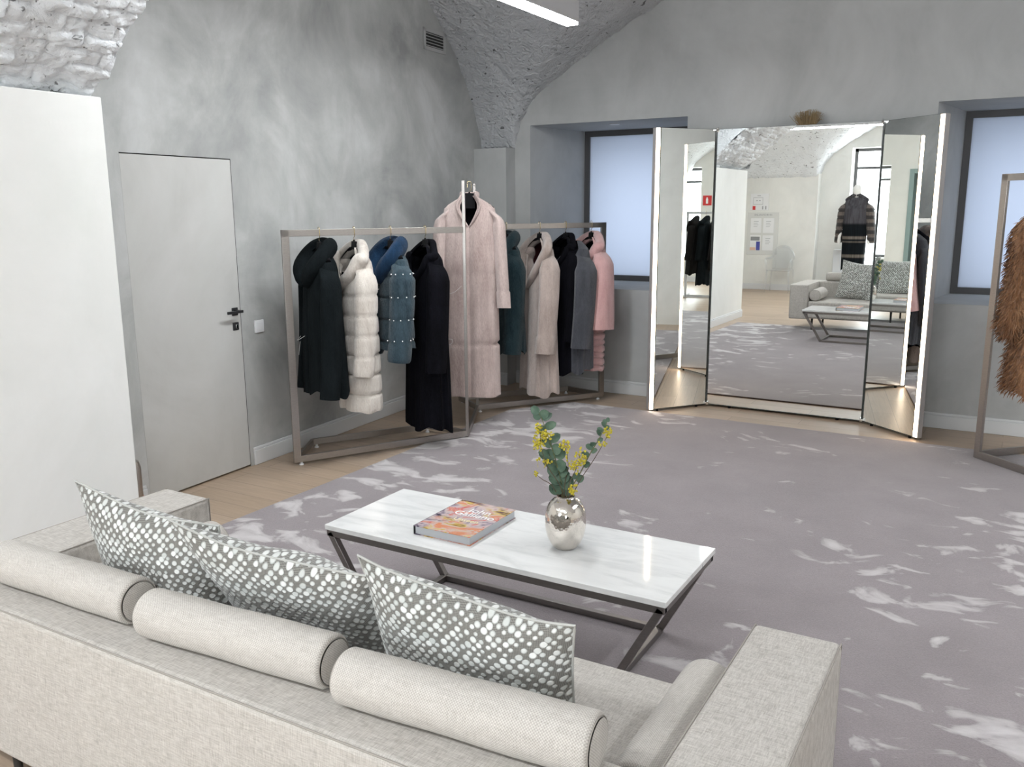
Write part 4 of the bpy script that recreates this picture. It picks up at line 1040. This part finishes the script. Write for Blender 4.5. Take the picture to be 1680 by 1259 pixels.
    if fuzz:
        rf = np.random.RandomState(seed+5); bv = []; bf = []
        for A_, cnt in [(BP[3:], fuzz)]+[(S_[2:], fuzz//3) for S_ in SLV]:
            src = A_.reshape(-1, 3); ctr = A_.mean(1)[:, None, :].repeat(A_.shape[1], 1).reshape(-1, 3)
            for i in rf.choice(len(src), cnt):
                p = src[i]+rf.randn(3)*0.005; o = unit(p-ctr[i]+1e-6); dv = unit(o*0.60+up(-1.0)+rf.randn(3)*0.22); ln = rf.uniform(0.025, 0.055); w = unit(np.cross(dv, o+rf.randn(3)*0.6))*rf.uniform(0.002, 0.0042)
                kx = len(bv); bv += [p-w, p+w, p+dv*ln*0.55+w*0.7+o*0.010, p+dv*ln+o*0.008, p+dv*ln*0.55-w*0.7+o*0.010]; bf.append((kx, kx+1, kx+2, kx+3, kx+4))
        g = G(); g.add(bv, bf); fo = g.build('long_hair', mat, t); fo['kind'] = 'stuff'
    return t

def on1(s): return R1A+u1*s+up(HB)
def on2(s): return R2A+u2*s+up(HB)
G1, G2 = 'fur coats on the front part of the rack', 'fur coats on the rear part of the rack'
HG = 'black hangers with gold hooks'
n1 = -u1; n2 = -u2
for s, lab in ((0.231, 'black hanger holding the dark hooded coat nearest the door'), (0.476, 'black hanger holding the cream quilted fur'), (0.744, 'black hanger holding the short blue fur'), (1.012, 'black hanger holding the long black fur')):
    hanger(on1(s), n1, lab, HG)
for s, lab in ((0.281, 'black hanger holding the teal hooded fur'), (0.595, 'black hanger holding the long beige fur'), (0.849, 'black hanger holding the black fur beside the grey one'), (1.103, 'black hanger holding the bright pink fur')):
    hanger(on2(s), n2, lab, HG)
coat('fur_coat', 'dark charcoal knee-length coat with a hood, nearest the door on the rack', G1, on1(0.231), n1, 'fur_black_green', 0.975, hem=(0.235, 0.135), sl=0.90, collar='hood', seed=1, cuff=0.0, fold=0.035, folds=5,
     cord=[[(-0.1, 0.13, -0.72), (-0.05, 0.17, -0.74), (0.05, 0.15, -0.70)], [(-0.12, 0.13, -0.76), (-0.1, 0.15, -0.85)]])
coat('fur_coat', 'cream white fur coat in horizontal quilted sections', G1, on1(0.476), n1, 'fur_cream', 1.12, hem=(0.215, 0.13), sl=0.77, quilt=0.135, squilt=0.135, sr=(0.075, 0.058), collar='wide', seed=2, fold=0.02, lining='lining_black')
coat('fur_coat', 'short blue fur jacket in quilted sections trimmed with crystals', G1, on1(0.744), n1, 'fur_blue', 0.705, hem=(0.215, 0.13), sl=0.70, quilt=0.15, squilt=0.15, sr=(0.085, 0.065), collar='hood', cmat='fur_blue_bright', seed=3, fold=0.02, crystals=4,
     cord=[[(-0.12, 0.13, -0.45), (-0.02, 0.19, -0.46), (0.1, 0.14, -0.41)], [(-0.1, 0.14, -0.5), (-0.06, 0.16, -0.58)]])
coat('fur_coat', 'long black fur coat reaching almost to the floor beside the rose one', G1, on1(1.012), n1, 'fur_black', 1.32, hem=(0.235, 0.135), sl=0.80, sr=(0.08, 0.06), collar='stand', seed=4, fold=0.06, folds=9,
     cord=[[(0.12, -0.05, -0.80), (0.19, -0.1, -0.79), (0.17, -0.1, -0.83), (0.12, -0.06, -0.82)]])
# the long rose coat hangs between the two tall posts and faces the room
ROD = (R1B+R2A)/2+up(HT-.0085); fr = -um
fr = np.array((0.887, 0.46, 0)); fr = np.array((fr[1], -fr[0], 0))
hanger(ROD+up(0.0)+np.array((0, 0, 0.0)), fr, 'black hanger holding the long rose mink coat above the others', HG, drop=0.075, neck=0.042, bh=0.115)
coat('fur_coat', 'long dusty rose mink coat facing the room, hung high between the tall posts', 'fur coats on the rack', ROD, fr, 'fur_rose', 1.575, top=0.095, sw=0.205, dep=0.10, hem=(0.225, 0.115), waist=(0.215, 0.115), sl=0.78, sr=(0.06, 0.05), folds=5, fold=0.02, gap=0.14,
     vopen=0.23, vang=0.52, collar='flat', seams=(0.60, 1.15), cuff=0.13, seed=5, lining='lining_black', flare_sl=0.05, button=0, cord=[[(-0.2, 0.05, -0.85), (-0.12, 0.13, -0.83), (-0.06, 0.13, -0.78)]])
coat('fur_coat', 'dark teal hooded fur jacket behind the long rose coat', G2, on2(0.281), n2, 'fur_teal', 0.945, hem=(0.225, 0.14), sl=0.86, sr=(0.085, 0.06), collar='hood', seed=6, fold=0.05)
coat('fur_coat', 'long beige fur coat with wide collar and turned cuff on the rear rack', G2, on2(0.595), n2, 'fur_beige', 1.34, hem=(0.245, 0.14), sl=0.88, sr=(0.088, 0.06), collar='wide', cuff=0.15, seed=7, fold=0.05, lining='lining_red', vopen=0.42)
coat('fur_coat', 'black fur coat on the rear rack, mostly behind the slate grey one', G2, on2(0.849), n2, 'fur_black', 1.17, hem=(0.23, 0.13), sl=0.80, collar='stand', seed=8, fold=0.05)
coat('fur_coat', 'slate grey fur coat draped before the black one on the rear rack', G2, on2(0.90)+np.array((u2[1], -u2[0], 0))*0.10-up(0.05), n2, 'fur_grey', 1.12, top=0.10, sw=0.18, hem=(0.18, 0.13), sl=0.82, sr=(0.095, 0.065), collar='none', seed=9, fold=0.06, sides=(-1, 1))
coat('fur_coat', 'bright pink fur coat with bell sleeves and ribbed skirt, last on the rack', G2, on2(1.103), n2, 'fur_pink', 1.18, hem=(0.17, 0.11), waist=(0.18, 0.11), sl=0.70, sr=(0.085, 0.06), bell=0.85, collar='wide', seed=10, fold=0.015, ribs=(0.55, 0.058))
# fox coat at the right edge
FH = R3A+u3*0.46+up(HT)
hanger(FH, -u3, 'black hanger holding the orange fox coat at the right edge', HG)
coat('fur_coat', 'long-haired orange fox fur coat at the right edge of the view', 'fur coats on the right rack', FH, -u3, 'fur_fox', 1.22, hem=(0.25, 0.17), sl=0.80, sr=(0.085, 0.075), collar='shawl', seed=11, fold=0.04, fuzz=9000)
# dark furs of the mirrored rack
for s, ln, lab, mt in ((0.28, 0.95, 'dark brown fur coat on the white rack, second from its end', 'fur_brown'), (0.52, 1.25, 'long black-brown fur coat on the white rack, middle one', 'fur_black_green'), (0.72, 1.05, 'dark brown fur coat at the end of the white rack', 'fur_brown')):
    hk = R4A+np.array((s, 0.02*s, 0))+up(1.632); hanger(hk, (1, 0, 0), 'black hanger holding the '+lab, HG)
    coat('fur_coat', lab, 'dark furs on the white rack', hk, (1, 0, 0), mt, ln, seed=int(s*100), collar='wide', sl=0.7)

# ------------------------------------------------------------------ mannequin with the striped coat (seen in the mirror)
MNX, MNY = -3.04, -3.45
pod = G(); pod.box2((-3.5, -4.0, 0), (-1.3, -3.05, 0.28)); pod = pod.build('display_podium', 'white_paint', bevel=0.006, origin=(-2.4, -3.5, 0)); tag(pod, 'low white display podium under the street window', 'podium')
ra = G(); ra.box2((-3.48, -4.02, 0.281), (-3.2, -3.80, 0.86)); ra = ra.build('display_block', 'white_paint', bevel=0.006, origin=(-3.34, -3.9, 0.281)); tag(ra, 'white display block standing left of the mannequin', 'display block')
ma = thing('mannequin', 'white headed mannequin wearing the striped fur coat by the street window', 'mannequin', (MNX, MNY, 0.281))
g = G(); hz = 0.281
prof = [(0.001, 1.60), (0.04, 1.605), (0.055, 1.64), (0.072, 1.70), (0.080, 1.76), (0.074, 1.82), (0.045, 1.865), (0.001, 1.88)]
g.lathe([(r, z+hz-0.03) for r, z in prof], (MNX, MNY, 0), 20); g.build('head', 'mannequin_white', ma)
g = G(); g.lathe([(0.045, 1.62+hz), (0.043, 1.52+hz), (0.075, 1.44+hz), (0.15, 1.38+hz), (0.155, 1.2+hz), (0.12, 1.02+hz), (0.15, 0.85+hz), (0.14, 0.75+hz)], (MNX, MNY, 0), 20, ((1, 0, 0), (0, 0.66, 0), (0, 0, 1))); g.build('torso', 'mannequin_white', ma)
for sx in (-1, 1):
    g = G(); g.tube([(MNX+sx*.085, MNY, .8+hz), (MNX+sx*.09, MNY, .45+hz), (MNX+sx*.085, MNY-.02, .08+hz), (MNX+sx*.085, MNY+.0, .03+hz)], [.085, .055, .035, .04], 12); g.build('leg', 'mannequin_white', ma)
    g = G(); g.tube([(MNX+sx*.26, MNY+.0, 1.0+hz), (MNX+sx*.275, MNY+.02, .84+hz), (MNX+sx*.275, MNY+.03, .76+hz), (MNX+sx*.272, MNY+.035, .70+hz)], [.04, .028, .034, .014], 10, True, (1, .6)); g.build('hand', 'mannequin_white', ma)
g = G(); g.lathe([(0.001, hz), (0.15, hz), (0.15, hz+.01), (0.001, hz+.012)], (MNX, MNY, 0), 28); g.build('base_plate', 'chrome', ma)
coat('fur_coat', 'brown and grey striped fur coat worn by the mannequin', 'fur coat on the mannequin', (MNX, MNY, 1.99), (0.05, -1, 0), 'fur_banded', 1.41, top=0.085, sw=0.215, dep=0.155, hem=(0.21, 0.18), waist=(0.225, 0.18), sl=0.80, sr=(0.095, 0.085), collar='shawl', seed=20, fold=0.01, flare_sl=0.12, squilt=0.12, sleeve_mat='fur_striped')

# ------------------------------------------------------------------ ghost chair, notices, access panel (seen in the mirror)
ch = thing('armchair', 'transparent plastic armchair standing by the notice wall, seen in the mirror', 'chair', (-4.42, -3.40, 0))
cx, cyv = -4.42, -3.40
g = G(); g.box((cx, cyv, 0.45), (0.44, 0.42, 0.028)); g.build('seat', 'clear_plastic', ch, bevel=0.01, seg=3)
for sx in (-1, 1):
    for sy in (-1, 1):
        g = G(); g.tube([(cx+sx*.24, cyv+sy*.21, 0), (cx+sx*.215, cyv+sy*.19, .45)], [.014, .02], 10); g.build('leg', 'clear_plastic', ch)
    g = G(); g.tube(curve([(cx+sx*.22, cyv+.19, .45), (cx+sx*.25, cyv+.19, .64), (cx+sx*.26, cyv+.10, .68), (cx+sx*.245, cyv-.10, .68), (cx+sx*.215, cyv-.19, .70)], 20), .018, 10); g.build('armrest', 'clear_plastic', ch)
a = np.linspace(0, PI, 25); g = G(); g.tube([(cx+.215*math.cos(x), cyv-.19-.03*math.sin(x), .70+.22*math.sin(x)) for x in a], .022, 10); g.build('back_frame', 'clear_plastic', ch)
P = np.zeros((13, 9, 3))
for i in range(13):
    for j in range(9):
        x = -1+2*i/12; zt_ = .45+(.25+.21*math.sqrt(max(1-x*x, 0)))*j/8; P[i, j] = (cx+.21*x, cyv-.19-.03*(zt_-.45), zt_)
g = G(); g.grid(P); bk = g.build('backrest', 'clear_plastic', ch); sd_ = bk.modifiers.new('solid', 'SOLIDIFY'); sd_.thickness = 0.008
AXN = ((-1, 0, 0), (0, 0, 1), (0, 1, 0))
def plate(x0, x1, z0, z1, y0, y1): g = G(); g.box2((x0, DY+y0, z0), (x1, DY+y1, z1)); return g
ev = plate(-5.20, -4.82, 1.64, 1.98, 0, .012).build('evacuation_plan', 'paper_white', bevel=0.002, origin=(-5.01, DY, 1.81)); tag(ev, 'white evacuation plan plate with a red square above the notice board', 'sign')
g = G()
for (x0, x1, z0, z1) in ((-5.14, -4.94, 1.90, 1.905), (-5.14, -4.94, 1.76, 1.765), (-5.14, -5.135, 1.76, 1.905), (-4.945, -4.94, 1.76, 1.905), (-5.08, -5.05, 1.83, 1.845), (-5.02, -4.99, 1.83, 1.845), (-5.06, -4.99, 1.935, 1.945), (-4.95, -4.93, 1.66, 1.73), (-4.885, -4.865, 1.66, 1.73)): g.box2((x0, DY+.012, z0), (x1, DY+.0135, z1))
g.build('plan_lines', 'print_grey', ev, smooth=False)
g = G(); g.box2((-5.15, DY+.012, 1.65), (-5.09, DY+.0137, 1.73)); g.build('red_square', 'print_red', ev, smooth=False)
nb = plate(-5.24, -4.60, 0.73, 1.60, 0, .01).build('notice_board', 'board_clear', bevel=0.003, origin=(-4.92, DY, 1.16)); tag(nb, 'clear notice board with four paper sheets and a heading on the pale wall', 'notice board')
text_mesh('heading', 'ИНФОРМАЦИЯ', 0.05, 'print_grey', nb, (-4.92, DY+.0108, 1.545), AXN)
for (x0, x1, z0, z1) in ((-5.17, -4.95, 1.18, 1.48), (-4.91, -4.69, 1.18, 1.48), (-5.17, -4.95, 0.82, 1.13), (-4.91, -4.69, 0.82, 1.13)):
    g = G(); g.box2((x0, DY+.010, z0), (x1, DY+.016, z1)); pk = g.build('paper_sheet', 'paper_white', nb, smooth=False)
    if x0 < -5 and z0 < 1:
        for mt, bx in (('print_grey', (x0+.01, x1-.02, z1-.11, z1-.03)), ('print_blue', (x1-.09, x1-.01, z0+.0, z0+.18)), ('print_peach', (x0, x1-.10, z0, z0+.06))):
            g = G(); g.box2((bx[0], DY+.016, bx[2]), (bx[1], DY+.0165, bx[3])); g.build('printed_area', mt, pk, smooth=False)
    else:
        g = G()
        for q in range(4): g.box2((x0+.06, DY+.016, z1-.07-.035*q), (x1-.06-.02*(q % 2), DY+.0163, z1-.063-.035*q))
        g.build('text_lines', 'print_grey', pk, smooth=False)
ap = plate(-5.03, -4.60, 0.17, 0.63, 0, .008).build('access_panel', 'plaster_pale', bevel=0.002, origin=(-4.82, DY, 0.4)); tag(ap, 'pale flush access panel low on the notice wall', 'access panel')
# red fire sign on the street wall (seen in the mirror wing)
fs = G(); fs.box2((1.80, Y_ST, 1.75), (2.0, Y_ST+.008, 1.97)); fs = fs.build('fire_sign', 'print_red', origin=(1.9, Y_ST, 1.86), smooth=False); tag(fs, 'red square sign with a white extinguisher symbol, seen in the left mirror wing', 'sign')
g = G(); g.box2((1.88, Y_ST+.008, 1.79), (1.93, Y_ST+.0095, 1.90)); g.box2((1.89, Y_ST+.008, 1.90), (1.92, Y_ST+.0095, 1.93)); g.build('symbol', 'print_white', fs, smooth=False)

# ------------------------------------------------------------------ lamps
def lamp(x0, x1, y0, y1, z, label, zf):
    t = thing('linear_lamp', label, 'ceiling lamp', ((x0+x1)/2, (y0+y1)/2, z), 'linear pendant lamps')
    g = G(); g.box2((x0, y0, z+.006), (x1, y1, z+.145)); g.build('housing', 'lamp_body', t, bevel=0.002)
    g = G(); g.box2((x0+.004, y0+.004, z-.012), (x1-.004, y1-.004, z+.0055)); g.build('diffuser', 'lamp_light', t, bevel=0.004)
    for f in (0.25, 0.8):
        p = np.array((x0+(x1-x0)*(f if x1-x0 > y1-y0 else .5), y0+(y1-y0)*(f if y1-y0 > x1-x0 else .5), z+.14)); q = p.copy(); q[2] = zf(p[0], p[1])-0.03
        g = G(); g.tube([p, q], 0.002, 6); g.build('suspension_wire', 'chrome', t)
def z_main(x, y): return float(smax(zA(np.array(y), 5.22, 2.28, 1.55), zB(np.array(x))))
def z_bay(x, y): return float(smax(zA(np.array(y), (DY+PY0)/2, (PY0-DY)/2, 1.5), zB(np.array(x), 0.44)))
lamp(-2.946, -2.842, 3.0, 5.847, 3.0, 'linear pendant lamp hanging at the top of the view before the back wall', z_main)
lamp(1.342, 1.446, 3.0, 5.847, 3.0, 'added linear pendant lamp in the unseen right half of the room, brightening the back wall', z_main)  # added lamp, assumed twin of the left one, lifts the back wall
lamp(-4.0, 0.4, -0.80, -0.70, 3.0, 'linear pendant lamp over the sofa side, seen in the centre mirror', z_bay)
# small downlight in the niche soffit
dl = G(); dl.lathe([(0.001, -.006), (0.045, -.006), (0.05, 0.0), (0.001, 0.002)], (-3.405, 7.78, AZ[1]-.002), 20); dl = dl.build('downlight', 'white_plastic', origin=(-3.405, 7.78, AZ[1])); tag(dl, 'small round white downlight in the soffit of the left window niche', 'downlight')

# ------------------------------------------------------------------ small things on the left wall
sw_ = G(); sw_.box(LW(0.130, 0.006, 0.953), (0.085, 0.012, 0.085), A3); sw_ = sw_.build('light_switch', 'white_plastic', bevel=0.003, origin=tuple(LW(0.13, 0, 0.953))); tag(sw_, 'square white light switch on the left wall beside the flush door', 'light switch')
g = G(); g.box(LW(0.130, 0.0135, 0.953), (0.055, 0.005, 0.055), A3); g.build('rocker', 'white_plastic', sw_, bevel=0.002)
ve = thing('air_vent', 'square grey air vent grille high on the left wall', 'air vent', tuple(LW(2.52, 0, 3.16)))
g = G(); vs, vz = 2.525, 3.165
for (ds, dzv, w, h) in ((0, .075, .36, .03), (0, -.075, .36, .03), (-.165, 0, .03, .18), (.165, 0, .03, .18)): g.box(LW(vs+ds, .006, vz+dzv), (w, .012, h), A3)
g.build('frame', 'vent_grey', ve, bevel=0.002)
g = G(); g.box(LW(vs, .0015, vz), (.31, .002, .13), A3); g.build('opening', 'shadow_gap', ve, smooth=False)  # near-black plate painted as the shade behind the slats
for k_ in range(5):
    g = G(); c = LW(vs, .006, vz-.05+.025*k_); dn = unit(LN*0.75+np.array((0, 0, -.6))); g.box(c, (.30, .014, .003), (LD, dn, np.cross(LD, dn))); g.build('slat', 'vent_grey', ve, smooth=False)
fe = thing('metal_canister', 'slim polished metal canister half hidden between pier and door', 'canister', tuple(LW(-1.10, .12, 0)))
c = LW(-1.10, .12, 0)
g = G(); g.lathe([(0.001, 0), (0.05, 0), (0.055, .01), (0.055, .30), (0.045, .335), (0.02, .35), (0.02, .37), (0.001, .37)], c, 24); g.build('cylinder', 'satin_steel', fe)
g = G(); g.ball(c+up(.40)-LD*.02, .016); g.tube([c+up(.36), c+up(.40)], .006, 8); g.build('valve', 'chrome', fe)
g = G(); g.lathe([(0.0556, .09), (0.0556, .13)], c, 24, closed=False); g.build('red_mark', 'print_red', fe)
